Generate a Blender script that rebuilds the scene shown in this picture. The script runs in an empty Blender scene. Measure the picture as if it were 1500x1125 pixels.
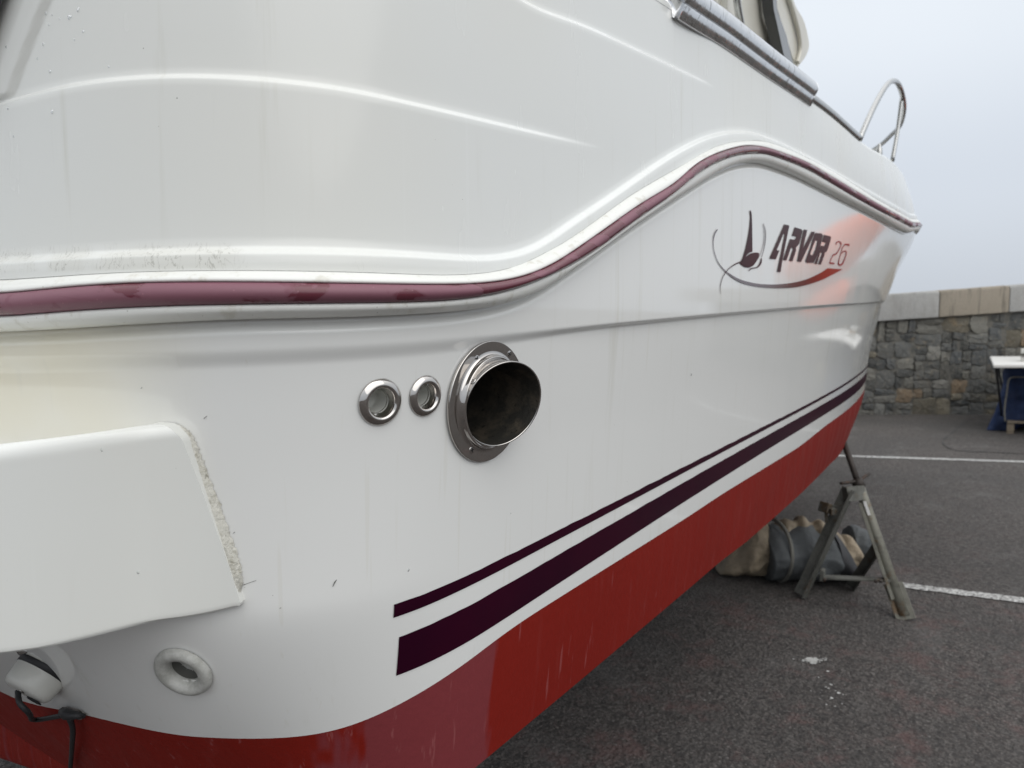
import bpy, bmesh, math, random
import numpy as np
from mathutils import Vector, Matrix, geometry
random.seed(11); rng=np.random.default_rng(5)
SC=bpy.context.scene; COL=SC.collection
# ---------------- camera, sky, sun, exposure ----------------
CAM_H=1.5; FPX=1040.0; PITCH=math.radians(-5.06); HEAD=math.radians(34.3)
cam_d=bpy.data.cameras.new('camera'); cam=bpy.data.objects.new('camera',cam_d); COL.objects.link(cam); SC.camera=cam
cam.location=(0,0,CAM_H); cam.rotation_euler=(math.pi/2+PITCH,0,HEAD-math.pi/2)
cam_d.sensor_width=36; cam_d.lens=36*FPX/1500; cam_d.clip_start=.02; cam_d.clip_end=2000
cam_d.dof.use_dof=True; cam_d.dof.focus_distance=1.02; cam_d.dof.aperture_fstop=6.5
SC.cycles.caustics_reflective=False
SC.view_settings.view_transform='Standard'; SC.view_settings.look='None'; SC.view_settings.exposure=0.10; SC.view_settings.gamma=1
SUN_EL=math.radians(46); SUN_AZ=math.radians(250)     # azimuth from +X, counter-clockwise
W=bpy.data.worlds.new("World"); SC.world=W; W.use_nodes=True
nt=W.node_tree; nt.nodes.clear(); N=nt.nodes; L=nt.links
out=N.new('ShaderNodeOutputWorld'); bg=N.new('ShaderNodeBackground'); sky=N.new('ShaderNodeTexSky'); sky.sky_type='NISHITA'; sky.sun_disc=False
sky.sun_elevation=SUN_EL; sky.sun_rotation=math.pi/2-SUN_AZ; sky.air_density=1.5; sky.dust_density=4
tc=N.new('ShaderNodeTexCoord'); sx=N.new('ShaderNodeSeparateXYZ'); L.new(tc.outputs['Generated'],sx.inputs[0])
rp=N.new('ShaderNodeValToRGB'); L.new(sx.outputs['Z'],rp.inputs[0]); rp.color_ramp.interpolation='EASE'
e=rp.color_ramp.elements; e[0].position=0.0; e[0].color=(5.6,6.05,6.7,1); e[1].position=.95; e[1].color=(16.5,16.7,17.0,1)
m=e.new(.16); m.color=(6.5,7.0,7.75,1); m=e.new(.36); m.color=(8.0,8.5,9.1,1)
nz=N.new('ShaderNodeTexNoise'); nz.inputs['Scale'].default_value=2.2; nz.inputs['Detail'].default_value=3; L.new(tc.outputs['Generated'],nz.inputs['Vector'])
mr=N.new('ShaderNodeMapRange'); mr.inputs[3].default_value=.94; mr.inputs[4].default_value=1.06; L.new(nz.outputs['Fac'],mr.inputs[0])
ml=N.new('ShaderNodeMix'); ml.data_type='RGBA'; ml.blend_type='MULTIPLY'; ml.inputs['Factor'].default_value=1
L.new(rp.outputs[0],ml.inputs['A']); L.new(mr.outputs[0],ml.inputs['B'])
mx=N.new('ShaderNodeMix'); mx.data_type='RGBA'; mx.inputs['Factor'].default_value=.93      # cloud cover over the clear sky
L.new(sky.outputs[0],mx.inputs['A']); L.new(ml.outputs['Result'],mx.inputs['B'])
L.new(mx.outputs['Result'],bg.inputs['Color']); bg.inputs['Strength'].default_value=.1; L.new(bg.outputs[0],out.inputs[0])
sd=bpy.data.lights.new('sun','SUN'); sd.energy=.95; sd.angle=math.radians(70); sd.color=(1,.985,.96)
so=bpy.data.objects.new('sun',sd); COL.objects.link(so)
_dir=Vector((math.cos(SUN_AZ)*math.cos(SUN_EL),math.sin(SUN_AZ)*math.cos(SUN_EL),math.sin(SUN_EL)))
so.rotation_euler=_dir.to_track_quat('Z','Y').to_euler()
# ---------------- photo geometry: camera model and fair hull surface ----------------
_F=np.array([math.cos(HEAD)*math.cos(PITCH),math.sin(HEAD)*math.cos(PITCH),math.sin(PITCH)])
_R=np.array([math.sin(HEAD),-math.cos(HEAD),0.0]); _U=np.cross(_R,_F)
CAM=np.array([0,0,CAM_H])
def project(P):
    d=np.asarray(P,float)-CAM
    w=d@_F
    return np.stack([750+FPX*(d@_R)/w,562.5-FPX*(d@_U)/w],-1)
def ray(px,py):
    d=_F+_R*((px-750)/FPX)+_U*((562.5-py)/FPX); return d
def ground(px,py,z=0.0):
    d=ray(px,py); t=(z-CAM_H)/d[2]; return CAM+d*t
def at_y(px,py,Y):
    d=ray(px,py); return CAM+d*(Y/d[1])
def at_depth(px,py,D):
    return CAM+ray(px,py)*D
# cubic (monotone PCHIP) interpolation
class Pchip:
    def __init__(s,x,y):
        x=np.asarray(x,float); y=np.asarray(y,float); s.x=x; s.y=y
        h=np.diff(x); dl=np.diff(y)/h; m=np.zeros_like(y)
        for i in range(1,len(x)-1):
            if dl[i-1]*dl[i]>0:
                w1=2*h[i]+h[i-1]; w2=h[i]+2*h[i-1]
                m[i]=(w1+w2)/(w1/dl[i-1]+w2/dl[i])
        m[0]=dl[0]; m[-1]=dl[-1]; s.m=m
    def __call__(s,t):
        t=np.clip(np.asarray(t,float),s.x[0],s.x[-1]); i=np.clip(np.searchsorted(s.x,t,side='right')-1,0,len(s.x)-2)
        h=s.x[i+1]-s.x[i]; u=(t-s.x[i])/h
        return (s.y[i]*(1+2*u)*(1-u)**2+s.m[i]*h*u*(1-u)**2+s.y[i+1]*u*u*(3-2*u)+s.m[i+1]*h*u*u*(u-1))
def catmull(pts,n=24):
    p=np.array(pts,float); p=np.vstack([2*p[0]-p[1],p,2*p[-1]-p[-2]]); out=[]
    for i in range(1,len(p)-2):
        # centripetal
        t0=0;t1=np.linalg.norm(p[i]-p[i-1])**.5;t2=t1+np.linalg.norm(p[i+1]-p[i])**.5;t3=t2+np.linalg.norm(p[i+2]-p[i+1])**.5
        for t in np.linspace(t1,t2,n,endpoint=False):
            A1=(t1-t)/(t1-t0)*p[i-1]+(t-t0)/(t1-t0)*p[i];A2=(t2-t)/(t2-t1)*p[i]+(t-t1)/(t2-t1)*p[i+1];A3=(t3-t)/(t3-t2)*p[i+1]+(t-t2)/(t3-t2)*p[i+2]
            B1=(t2-t)/(t2-t0)*A1+(t-t0)/(t2-t0)*A2;B2=(t3-t)/(t3-t1)*A2+(t-t1)/(t3-t1)*A3
            out.append((t2-t)/(t2-t1)*B1+(t-t1)/(t2-t1)*B2)
    out.append(p[-2]); return np.array(out)
MID=2.0
PLAN=catmull([(.325,2.0),(.332,1.6),(.345,1.3),(.37,1.05),(.405,.87),(.45,.755),(.52,.665),(.62,.614),(.76,.6),(1.0,.597),(1.5,.594),(2.2,.59),(3.0,.60),(3.8,.635),(4.5,.70),(5.2,.80),(5.9,.97),(6.6,1.22),(7.2,1.50),(7.7,1.76),(8.1,2.0)],40)
def _resm(P,n=2400,sig=.05):
    c=np.concatenate([[0],np.cumsum(np.linalg.norm(np.diff(P,axis=0),axis=1))]); t=np.linspace(0,c[-1],n); Q=np.stack([np.interp(t,c,P[:,0]),np.interp(t,c,P[:,1])],-1)
    k=int(3*sig/(t[1]-t[0])); g=np.exp(-.5*(np.arange(-k,k+1)*(t[1]-t[0])/sig)**2); g/=g.sum()
    E=np.vstack([2*Q[0]-Q[k:0:-1],Q,2*Q[-1]-Q[-2:-k-2:-1]]); return np.stack([np.convolve(E[:,i],g,'valid') for i in (0,1)],-1)
PLAN=_resm(PLAN)
_seg=np.linalg.norm(np.diff(PLAN,axis=0),axis=1); _cs=np.concatenate([[0],np.cumsum(_seg)])
S_MAX=_cs[-1]
def plan(s):
    return np.stack([np.interp(s,_cs,PLAN[:,0]),np.interp(s,_cs,PLAN[:,1])],-1)
def plan_n(s):
    e=.02; a=plan(np.clip(s-e,0,S_MAX)); b=plan(np.clip(s+e,0,S_MAX)); t=b-a; t/=np.linalg.norm(t,axis=-1,keepdims=True)
    return np.stack([t[...,1],-t[...,0]],-1)       # outward
def sX(X): # s of a given X on the side
    i0=np.argmin(PLAN[:,0]); return np.interp(X,PLAN[i0:,0],_cs[i0:])
# flare: outward offset against height, growing forward
_hz=[-1.1,-.68,-.467,-.2,.05,.3,.6,.9,1.3]
_aft=Pchip(_hz,[-.10,-.02,0,.010,.022,.020,.010,-.005,-.03])
_fwd=Pchip(_hz,[-.14,.02,.09,.115,.17,.255,.37,.28,.14])
def flare(s,z):
    X=plan(s)[...,0]; k=np.clip((X-1.8)/4.2,0,1.15); k=k*k*(3-2*np.clip(k,0,1)); zr=z-CAM_H
    i0=np.argmin(PLAN[:,0]); sa=np.interp(.43,PLAN[i0:,0],_cs[i0:]); sb=np.interp(.80,PLAN[i0:,0],_cs[i0:])
    u=np.clip((s-sa)/(sb-sa),0,1); u=1-u*u*(3-2*u); h=np.clip(1.17-z,0,.6); tuck=-.42*h*h/(h+.06)*u     # the quarter tucks under towards the waterline
    return _aft(zr)*(1-k)+_fwd(zr)*k+tuck
def surf(s,z,off=0.0):
    s=np.asarray(s,float); z=np.asarray(z,float)
    p=plan(s)+plan_n(s)*(flare(s,z)+off)[...,None]
    return np.stack([p[...,0],p[...,1],z+0*s],-1)
_gs=np.linspace(0.3,S_MAX-.9,260); _gz=np.linspace(.5,3.2,200)
_GS,_GZ=np.meshgrid(_gs,_gz,indexing='ij'); _GP=project(surf(_GS,_GZ))
_gn=plan_n(_GS); _gv=surf(_GS,_GZ)[...,:2]; _front=(_gn*(-_gv)).sum(-1)>0
def pick(px,py,off=0.0):
    """surface parameters (s,z) seen at a photo pixel"""
    d=(_GP[...,0]-px)**2+(_GP[...,1]-py)**2; d=np.where(_front,d,1e12)
    i=np.unravel_index(np.argmin(d),d.shape); s,z=_GS[i],_GZ[i]
    for _ in range(14):
        P=project(surf(np.array([s,s+1e-4,s]),np.array([z,z,z+1e-4]),off)); e=np.array([px,py])-P[0]
        J=np.stack([(P[1]-P[0])/1e-4,(P[2]-P[0])/1e-4],-1)
        try: st=np.linalg.solve(J,e)
        except Exception: break
        st=np.clip(st,-.15,.15); s=np.clip(s+st[0],.05,S_MAX-.05); z+=st[1]
    P=project(surf(np.array(s),np.array(z),off)); return s,z,math.hypot(*(P-[px,py]))
# ---------------- helpers ----------------
def gridmesh(name,P,mat,parent=None,flip=False,closed_v=False,mask=None,smooth=True,loc=None):
    """P: (n,m,3) grid -> one mesh object"""
    n,m=P.shape[:2]; V=P.reshape(-1,3); idx=np.arange(n*m).reshape(n,m)
    if closed_v: idx=np.concatenate([idx,idx[:,:1]],1)
    q=np.stack([idx[:-1,:-1],idx[1:,:-1],idx[1:,1:],idx[:-1,1:]],-1)
    if mask is not None: q=q[mask]
    q=q.reshape(-1,4)
    if flip: q=q[:,::-1]
    return rawmesh(name,V,q.tolist(),mat,parent,smooth)
def rawmesh(name,V,F,mat,parent=None,smooth=True):
    me=bpy.data.meshes.new(name); me.from_pydata([tuple(map(float,v)) for v in V],[],[tuple(f) for f in F]); me.update()
    if smooth:
        me.polygons.foreach_set('use_smooth',[True]*len(me.polygons))
    if mat: me.materials.append(mat)
    o=bpy.data.objects.new(name,me); COL.objects.link(o)
    if parent: o.parent=parent; o.matrix_parent_inverse=Matrix.Translation(-parent.location) if parent.type=='EMPTY' and parent.parent is None else Matrix()
    return o
def fixparent(o,parent):
    o.parent=parent; o.matrix_parent_inverse=parent.matrix_world.inverted()
def bmobj(name,bm,mat,parent=None,smooth=False,ang=None):
    bmesh.ops.recalc_face_normals(bm,faces=bm.faces)
    me=bpy.data.meshes.new(name); bm.to_mesh(me); bm.free()
    if smooth: me.polygons.foreach_set('use_smooth',[True]*len(me.polygons))
    if ang is not None:
        try: me.set_sharp_from_angle(angle=math.radians(ang))
        except Exception: pass
    if mat: me.materials.append(mat)
    o=bpy.data.objects.new(name,me); COL.objects.link(o)
    if parent: o.parent=parent; o.matrix_parent_inverse=Matrix.Translation(-parent.location) if parent.type=='EMPTY' and parent.parent is None else Matrix()
    return o
def tag(o,label=None,cat=None,group=None,kind=None):
    if label: o['label']=label
    if cat: o['category']=cat
    if group: o['group']=group
    if kind: o['kind']=kind
    return o
def thing(name,loc,label,cat,group=None):
    o=bpy.data.objects.new(name,None); o.empty_display_size=.1; COL.objects.link(o); o.location=loc
    bpy.context.view_layer.update()
    return tag(o,label,cat,group)
def tube(pts,r,n=12,cap=True,name='tube',mat=None,parent=None,sub=8,closed=False):
    p=catmull(pts,sub) if sub>1 else np.array(pts,float)
    rr=np.full(len(p),r) if np.isscalar(r) else np.interp(np.linspace(0,1,len(p)),np.linspace(0,1,len(r)),r)
    T=np.gradient(p,axis=0); T/=np.linalg.norm(T,axis=1,keepdims=True)
    up=np.array([0,0,1.]) if abs(T[0][2])<.9 else np.array([1.,0,0])
    G=[];a=np.cross(T[0],up); a/=np.linalg.norm(a)
    for i in range(len(p)):
        a=a-T[i]*(a@T[i]); a/=np.linalg.norm(a); b=np.cross(T[i],a)
        th=np.linspace(0,2*np.pi,n,endpoint=False)
        G.append(p[i]+rr[i]*(np.cos(th)[:,None]*a+np.sin(th)[:,None]*b))
    G=np.array(G); V=G.reshape(-1,3); idx=np.arange(len(V)).reshape(len(p),n); F=[]
    for i in range(len(p)-1):
        for j in range(n): F.append((idx[i,j],idx[i,(j+1)%n],idx[i+1,(j+1)%n],idx[i+1,j]))
    if cap: F.append(tuple(idx[0][::-1])); F.append(tuple(idx[-1]))
    return rawmesh(name,V,F,mat,parent)
def lathe(profile,frame,n=48,name='lathe',mat=None,parent=None,cut=None):
    """profile [(r,h)...] about frame (origin, e1, e2, axis)"""
    o,e1,e2,ax=frame; th=np.linspace(0,2*np.pi,n,endpoint=False); G=[]
    for k,(r,h) in enumerate(profile):
        hh=h if cut is None else h+cut(k,th)*1.0
        G.append(o+r*(np.cos(th)[:,None]*e1+np.sin(th)[:,None]*e2)+(np.ones(n)*hh)[:,None]*ax)
    G=np.array(G)
    return gridmesh(name,G,mat,parent,closed_v=True)
def box_bm(bm,c,size,R=None,bev=0.0):
    r=bmesh.ops.create_cube(bm,size=1); vs=r['verts']
    for v in vs:
        p=Vector((v.co.x*size[0],v.co.y*size[1],v.co.z*size[2]))
        if R is not None: p=R@p
        v.co=p+Vector(c)
    if bev:
        es=list({e for v in vs for e in v.link_edges}); bmesh.ops.bevel(bm,geom=es,offset=bev,segments=2,affect='EDGES',profile=.5)
def beam_bm(bm,a,b,w,h,up=(0,0,1),bev=.002):
    a=Vector(a);b=Vector(b); z=(b-a).normalized(); x=Vector(up).cross(z).normalized(); y=z.cross(x)
    R=Matrix((x,y,z)).transposed(); box_bm(bm,(a+b)/2,(w,h,(b-a).length),R,bev)
def angle_bm(bm,a,b,w,t,up):
    """angle iron between two points"""
    a=Vector(a);b=Vector(b); z=(b-a).normalized(); x=(Vector(up)-z*Vector(up).dot(z)).normalized(); y=z.cross(x)
    sec=[(0,0),(w,0),(w,t),(t,t),(t,w),(0,w)]
    v0=[bm.verts.new(a+x*p+y*q) for p,q in sec]; v1=[bm.verts.new(b+x*p+y*q) for p,q in sec]
    for i in range(6): bm.faces.new((v0[i],v0[(i+1)%6],v1[(i+1)%6],v1[i]))
    bm.faces.new(v0[::-1]); bm.faces.new(v1)
# ---------------- materials ----------------
class M:
    def __init__(s,name,base=(.5,.5,.5),rough=.5,metal=0.0,coat=0.0,spec=.5):
        s.m=bpy.data.materials.new(name); s.m.use_nodes=True; s.t=s.m.node_tree; s.b=s.t.nodes['Principled BSDF']
        s.b.inputs['Base Color'].default_value=(*base,1); s.b.inputs['Roughness'].default_value=rough; s.b.inputs['Metallic'].default_value=metal
        s.b.inputs['Coat Weight'].default_value=coat; s.b.inputs['Coat Roughness'].default_value=.05; s.b.inputs['Specular IOR Level'].default_value=spec
        s.tc=s.t.nodes.new('ShaderNodeTexCoord'); s.col=None
    def n(s,t): return s.t.nodes.new(t)
    def l(s,a,b): s.t.links.new(a,b)
    def vec(s,scale=(1,1,1),rot=(0,0,0),loc=(0,0,0)):
        mp=s.n('ShaderNodeMapping'); mp.inputs['Scale'].default_value=scale; mp.inputs['Rotation'].default_value=rot; mp.inputs['Location'].default_value=loc
        s.l(s.tc.outputs['Object'],mp.inputs[0]); return mp.outputs[0]
    def noise(s,scale=5,detail=3,rough=.5,sc=(1,1,1),dist=0,loc=(0,0,0)):
        t=s.n('ShaderNodeTexNoise'); t.inputs['Scale'].default_value=scale; t.inputs['Detail'].default_value=detail; t.inputs['Roughness'].default_value=rough; t.inputs['Distortion'].default_value=dist
        s.l(s.vec(sc,loc=loc),t.inputs['Vector']); return t.outputs['Fac']
    def voro(s,scale=5,sc=(1,1,1),feat='F1',out='Distance',rnd=1):
        t=s.n('ShaderNodeTexVoronoi'); t.feature=feat; t.inputs['Scale'].default_value=scale; t.inputs['Randomness'].default_value=rnd
        s.l(s.vec(sc),t.inputs['Vector']); return t.outputs[out]
    def ramp(s,f,a,b,c0=0,c1=1):
        r=s.n('ShaderNodeMapRange'); r.inputs[1].default_value=a; r.inputs[2].default_value=b; r.inputs[3].default_value=c0; r.inputs[4].default_value=c1; r.interpolation_type='SMOOTHSTEP'
        s.l(f,r.inputs[0]); return r.outputs[0]
    def math(s,op,a,b):
        r=s.n('ShaderNodeMath'); r.operation=op
        for i,v in enumerate((a,b)):
            if isinstance(v,(int,float)): r.inputs[i].default_value=v
            else: s.l(v,r.inputs[i])
        return r.outputs[0]
    def axis(s,k):
        r=s.n('ShaderNodeSeparateXYZ'); s.l(s.tc.outputs['Object'],r.inputs[0]); return r.outputs[k]
    def mix(s,f,c,mode='MIX'):
        r=s.n('ShaderNodeMix'); r.data_type='RGBA'; r.blend_type=mode
        if isinstance(f,(int,float)): r.inputs['Factor'].default_value=f
        else: s.l(f,r.inputs['Factor'])
        if s.col is None: r.inputs['A'].default_value=s.b.inputs['Base Color'].default_value
        else: s.l(s.col,r.inputs['A'])
        if isinstance(c,tuple): r.inputs['B'].default_value=(*c,1)
        else: s.l(c,r.inputs['B'])
        s.col=r.outputs['Result']; s.l(s.col,s.b.inputs['Base Color']); return s
    def attr(s,name):
        a=s.n('ShaderNodeAttribute'); a.attribute_name=name; s.col=a.outputs['Color']; s.l(s.col,s.b.inputs['Base Color']); return s
    def rough(s,f,a,b,lo,hi): s.l(s.ramp(f,a,b,lo,hi),s.b.inputs['Roughness']); return s
    def bump(s,f,strength=.3,dist=.01):
        bp=s.n('ShaderNodeBump'); bp.inputs['Strength'].default_value=strength; bp.inputs['Distance'].default_value=dist; s.l(f,bp.inputs['Height'])
        if getattr(s,'_bn',None): s.l(s._bn,bp.inputs['Normal'])
        s._bn=bp.outputs[0]; s.l(s._bn,s.b.inputs['Normal']); return s
def gel(name,base=(.73,.74,.715),streak=.5,rough=.16):
    g=M(name,base,rough,spec=.5)
    st=g.noise(9,5,.65,sc=(3.2,3.2,.16)); lump=g.noise(2.2,3,.5)
    g.mix(g.math('MULTIPLY',g.ramp(st,.56,.74),g.ramp(lump,.42,.62,0,streak)),(.56,.555,.49))
    g.mix(g.ramp(g.noise(1.3,2,.5,loc=(3,1,7)),.45,.75,0,.35),(.70,.68,.60))
    sp=g.voro(55); g.mix(g.math('MULTIPLY',g.ramp(sp,.05,.035,0,1),g.ramp(g.noise(14,2),.6,.66)),(.28,.27,.24))
    rl=g.noise(34,2,.5,sc=(2.5,2.5,.03)); g.mix(g.ramp(rl,.68,.74,0,.22),(.78,.79,.77))
    # dirt runs on the ledge above the strake, at the stern
    nn_=g.noise(52,3,.6,sc=(1.6,1.6,.55),dist=1.2); ln=g.math('MULTIPLY',g.ramp(nn_,.475,.492),g.ramp(nn_,.515,.498))
    rg=g.math('MULTIPLY',g.math('MULTIPLY',g.ramp(g.axis('Z'),1.553,1.558),g.ramp(g.axis('Z'),1.588,1.574)),g.math('MULTIPLY',g.ramp(g.axis('X'),.62,.44),g.ramp(g.noise(9,3,loc=(2,2,2)),.46,.56)))
    g.mix(g.math('MULTIPLY',g.math('MULTIPLY',ln,rg),.5),(.22,.21,.18)); g.mix(g.math('MULTIPLY',rg,.22),(.50,.48,.40))
    g.rough(g.noise(5,4,.6,sc=(2,2,.5)),.3,.75,rough*.75,rough*1.9)
    g.bump(g.noise(1.6,1,.4),.10,.02); g.bump(g.noise(420,2),.03,.0006)
    return g.m
m_gel=gel('white_gelcoat')
def hull_gel():
    g=M('hull_gelcoat',(.745,.745,.72),.12,coat=.15)
    st=g.noise(8,5,.65,sc=(3,3,.12)); g.mix(g.math('MULTIPLY',g.ramp(st,.55,.72),g.ramp(g.noise(2,3),.4,.62,0,.40)),(.57,.56,.49))
    # yellower cream tint round the stern quarter
    yx=g.ramp(g.axis('X'),.47,.36); yz=g.ramp(g.axis('Z'),1.28,1.46,0,1); yz2=g.ramp(g.axis('Z'),1.30,1.38,0,1)
    g.mix(g.math('MULTIPLY',g.math('MULTIPLY',yx,yz2),g.ramp(g.noise(5,3),.25,.6,.5,1.0)),(.70,.66,.54))
    g.mix(g.math('MULTIPLY',g.ramp(g.voro(60),.05,.03),g.ramp(g.noise(9,2,loc=(4,4,4)),.6,.66)),(.3,.28,.24))
    # long thin run-off lines
    rl=g.noise(30,2,.5,sc=(2.5,2.5,.03)); g.mix(g.ramp(rl,.66,.72,0,.20),(.62,.60,.52))
    g.rough(g.noise(4,4,.6,sc=(2,2,.4)),.3,.75,.045,.13)
    g.bump(g.noise(1.3,1,.4),.12,.02); return g.m
m_hull=hull_gel()
def red_paint():
    g=M('red_antifouling',(.20,.012,.007),.55,spec=.14)
    g.mix(g.ramp(g.noise(3,4,.6),.3,.75,0,.5),(.17,.010,.006))
    g.mix(g.math('MULTIPLY',g.ramp(g.noise(12,4,.6,sc=(3,3,.07)),.55,.70),.20),(.24,.04,.035))
    # chalky oxidised patch with vertical runs
    x=g.math('ADD',g.axis('X'),g.ramp(g.noise(14,3,.6,sc=(1,1,.1)),.3,.7,-.05,.05))
    p=g.math('MULTIPLY',g.ramp(x,.60,.63),g.ramp(x,.86,.83)); g.mix(g.math('MULTIPLY',p,.75),(.19,.042,.050))
    rl=g.noise(26,3,.6,sc=(3,3,.05)); g.mix(g.math('MULTIPLY',g.ramp(rl,.63,.71,0,.42),g.ramp(g.axis('X'),2.2,.8,.25,1)),(.32,.11,.11))
    g.rough(g.noise(7,4,.6,sc=(2,2,.3)),.3,.7,.42,.62)
    g.bump(g.noise(60,5,.6),.22,.004); g.bump(g.noise(7,3,.5),.1,.01); return g.m
m_red=red_paint()
def decal(name,base):
    g=M(name,base,.28,spec=.05); g.mix(g.ramp(g.noise(6,3),.4,.7,0,.5),(base[0]*1.5,base[1],base[2]*1.1)); return g.m
m_strp=decal('dark_purple_vinyl',(.022,.002,.010))
def insert():
    g=M('burgundy_rail_vinyl',(.125,.028,.042),.30)
    w=g.noise(9,4,.55,sc=(1,1,2.2),dist=.6); g.mix(g.ramp(w,.47,.52,0,.75),(.22,.095,.125))
    g.mix(g.ramp(g.voro(90,sc=(1,1,1)),.09,.05,0,.5),(.35,.17,.20))
    g.mix(g.ramp(g.noise(40,3),.62,.70,0,.45),(.13,.02,.04))
    g.rough(w,.46,.52,.12,.5); g.bump(g.noise(90,3),.10,.002); g.bump(g.voro(45),.10,.002); return g.m
m_ins=insert()
def railwhite():
    g=M('white_rail_vinyl',(.75,.75,.71),.33)
    g.mix(g.ramp(g.noise(30,4,.6,sc=(1.5,1.5,1)),.55,.72,0,.5),(.50,.47,.38)); g.mix(g.ramp(g.voro(70),.08,.04,0,.6),(.35,.33,.28))
    g.bump(g.noise(120,3),.08,.002); return g.m
m_rail=railwhite()
def chrome(name,base=(.50,.475,.45),lo=.03,hi=.13,dirt=.3):
    g=M(name,base,.12,1.0); g.rough(g.noise(40,4,.6),.35,.75,lo,hi); g.mix(g.ramp(g.noise(70,4,.6),.6,.72,0,dirt),(.22,.18,.14)); g.bump(g.noise(30,2),.03,.003); return g.m
m_chrome=chrome('polished_stainless'); m_steel=chrome('dull_stainless',(.42,.42,.41),.14,.32,.5)
def sooty():
    g=M('sooty_steel',(.035,.033,.028),.55,.35); g.mix(g.ramp(g.noise(35,5,.65),.4,.7,0,.9),(.10,.082,.06)); g.mix(g.ramp(g.noise(90,3),.62,.7),(.015,.014,.012)); g.bump(g.noise(80,4),.3,.003); return g.m
m_soot=sooty()
m_black=M('black_rubber',(.018,.018,.02),.55).m
m_void=M('dark_inside',(.008,.008,.008),.9).m
def plastic():
    g=M('chalky_plastic',(.50,.50,.47),.55); g.mix(g.ramp(g.noise(60,5,.7),.35,.7,0,.8),(.30,.30,.27)); g.bump(g.noise(90,5,.7),.4,.003); return g.m
m_chalk=plastic()
m_scuffmark=M('dark_scuff',(.10,.10,.09),.7).m
m_whiteplastic=M('white_plastic',(.62,.62,.58),.35).m
def sealant():
    g=M('weathered_sealant',(.60,.585,.52),.6); g.mix(g.ramp(g.noise(120,5,.7),.5,.66,0,.8),(.40,.38,.31)); g.mix(g.ramp(g.noise(60,4,.7),.64,.70,0,.6),(.26,.245,.20)); g.bump(g.noise(130,5,.7),.8,.004); return g.m
m_seal=sealant()
def asphalt():
    g=M('asphalt',(.078,.069,.064),.85,spec=.25)
    a=g.noise(150,3,.7); v=g.voro(95,out='Color'); bw=g.n('ShaderNodeRGBToBW'); g.l(v,bw.inputs[0])
    g.mix(g.ramp(bw.outputs[0],.25,.85,0,1),(.150,.135,.125)); g.mix(g.ramp(a,.5,.64),(.030,.029,.028)); g.mix(g.ramp(g.noise(48,4,.8),.52,.64,0,.75),(.035,.034,.033)); g.mix(g.ramp(g.noise(60,3,.8,loc=(6,6,6)),.60,.68,0,.7),(.21,.20,.19)); g.mix(g.ramp(g.noise(22,4,.8,loc=(1,6,6)),.50,.60,0,.75),(.038,.035,.034)); g.mix(g.ramp(g.noise(26,3,.8,loc=(8,6,2)),.58,.68,0,.5),(.15,.142,.135))
    g.mix(g.ramp(g.voro(42),.20,.12,0,.7),(.24,.225,.21))
    g.mix(g.ramp(g.noise(.7,5,.6),.35,.7,0,.6),(.060,.058,.056)); g.mix(g.ramp(g.noise(2.6,4,.6,loc=(9,2,0)),.52,.72,0,.35),(.15,.145,.14))
    g.mix(g.math('MULTIPLY',g.ramp(g.noise(3.2,7,.8,loc=(1,5,0)),.50,.66),g.ramp(g.axis('X'),7,2.5,0,.55)),(.15,.088,.082))
    g.mix(g.math('MULTIPLY',g.ramp(g.voro(14),.05,.02),g.ramp(g.noise(1.8,3,loc=(2,0,0)),.5,.6)),(.55,.55,.53))
    g.rough(g.noise(30,3),.3,.7,.65,.95)
    g.bump(g.noise(110,4,.7),1.0,.009); g.bump(g.voro(60),.8,.008); return g.m
m_asph=asphalt()
def patchm():
    g=M('newer_asphalt',(.060,.058,.057),.8); g.mix(g.ramp(g.noise(150,3,.7),.5,.66),(.09,.088,.085)); g.mix(g.ramp(g.noise(2,4),.4,.7,0,.5),(.08,.08,.078)); g.bump(g.noise(140,4,.7),.9,.004); return g.m
m_patch=patchm()
m_tar=M('tar_joint',(.04,.04,.04),.8).m
def linepaint():
    g=M('worn_white_paint',(.55,.55,.53),.7); g.mix(g.ramp(g.noise(70,5,.75),.46,.56),(.11,.105,.10)); g.mix(g.ramp(g.noise(3,4,.6),.55,.72,0,.6),(.13,.13,.125)); g.bump(g.noise(130,4,.7),.8,.004); return g.m
m_line=linepaint()
# ---------------- ground ----------------
def sheet(name,pts,z,mat,parent=None):
    return rawmesh(name,[(p[0],p[1],z) for p in pts],[tuple(range(len(pts)))],mat,parent,smooth=False)
g=sheet('asphalt_ground',[(-150,-150),(250,-150),(250,250),(-150,250)],0,m_asph); tag(g,'dark grey worn asphalt yard running under the boat to the stone wall',kind='structure')
if g.data.polygons[0].normal.z<0: g.data.flip_normals()
def line_sheet(name,a,b,w,z,label):
    a=np.array(a)[:2];b=np.array(b)[:2]; t=(b-a)/np.linalg.norm(b-a); n=np.array([-t[1],t[0]]); k=60; V=[];F=[]
    for i in range(k+1):
        c=a+(b-a)*i/k
        for sgn in (-1,1):
            q=c+n*sgn*(w/2+random.uniform(-.006,.006)); V.append((q[0],q[1],z))
    for i in range(k): F.append((2*i,2*i+2,2*i+3,2*i+1))
    o=rawmesh(name,V,F,m_line,None,False)
    if o.data.polygons[0].normal.z<0: o.data.flip_normals()
    return tag(o,label,kind='structure')
a,b=ground(1240,668.5),ground(1500,677); d=b-a
line_sheet('parking_line',a-d*1.2,b+d*1.5,.10,.006,'thin far white parking line, nearer the stone wall')
a,b=ground(1300,855.5),ground(1500,881); d=b-a
line_sheet('parking_line',a,b+d*1.5,.085,.006,'broad near white parking line starting behind the steel prop')
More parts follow.
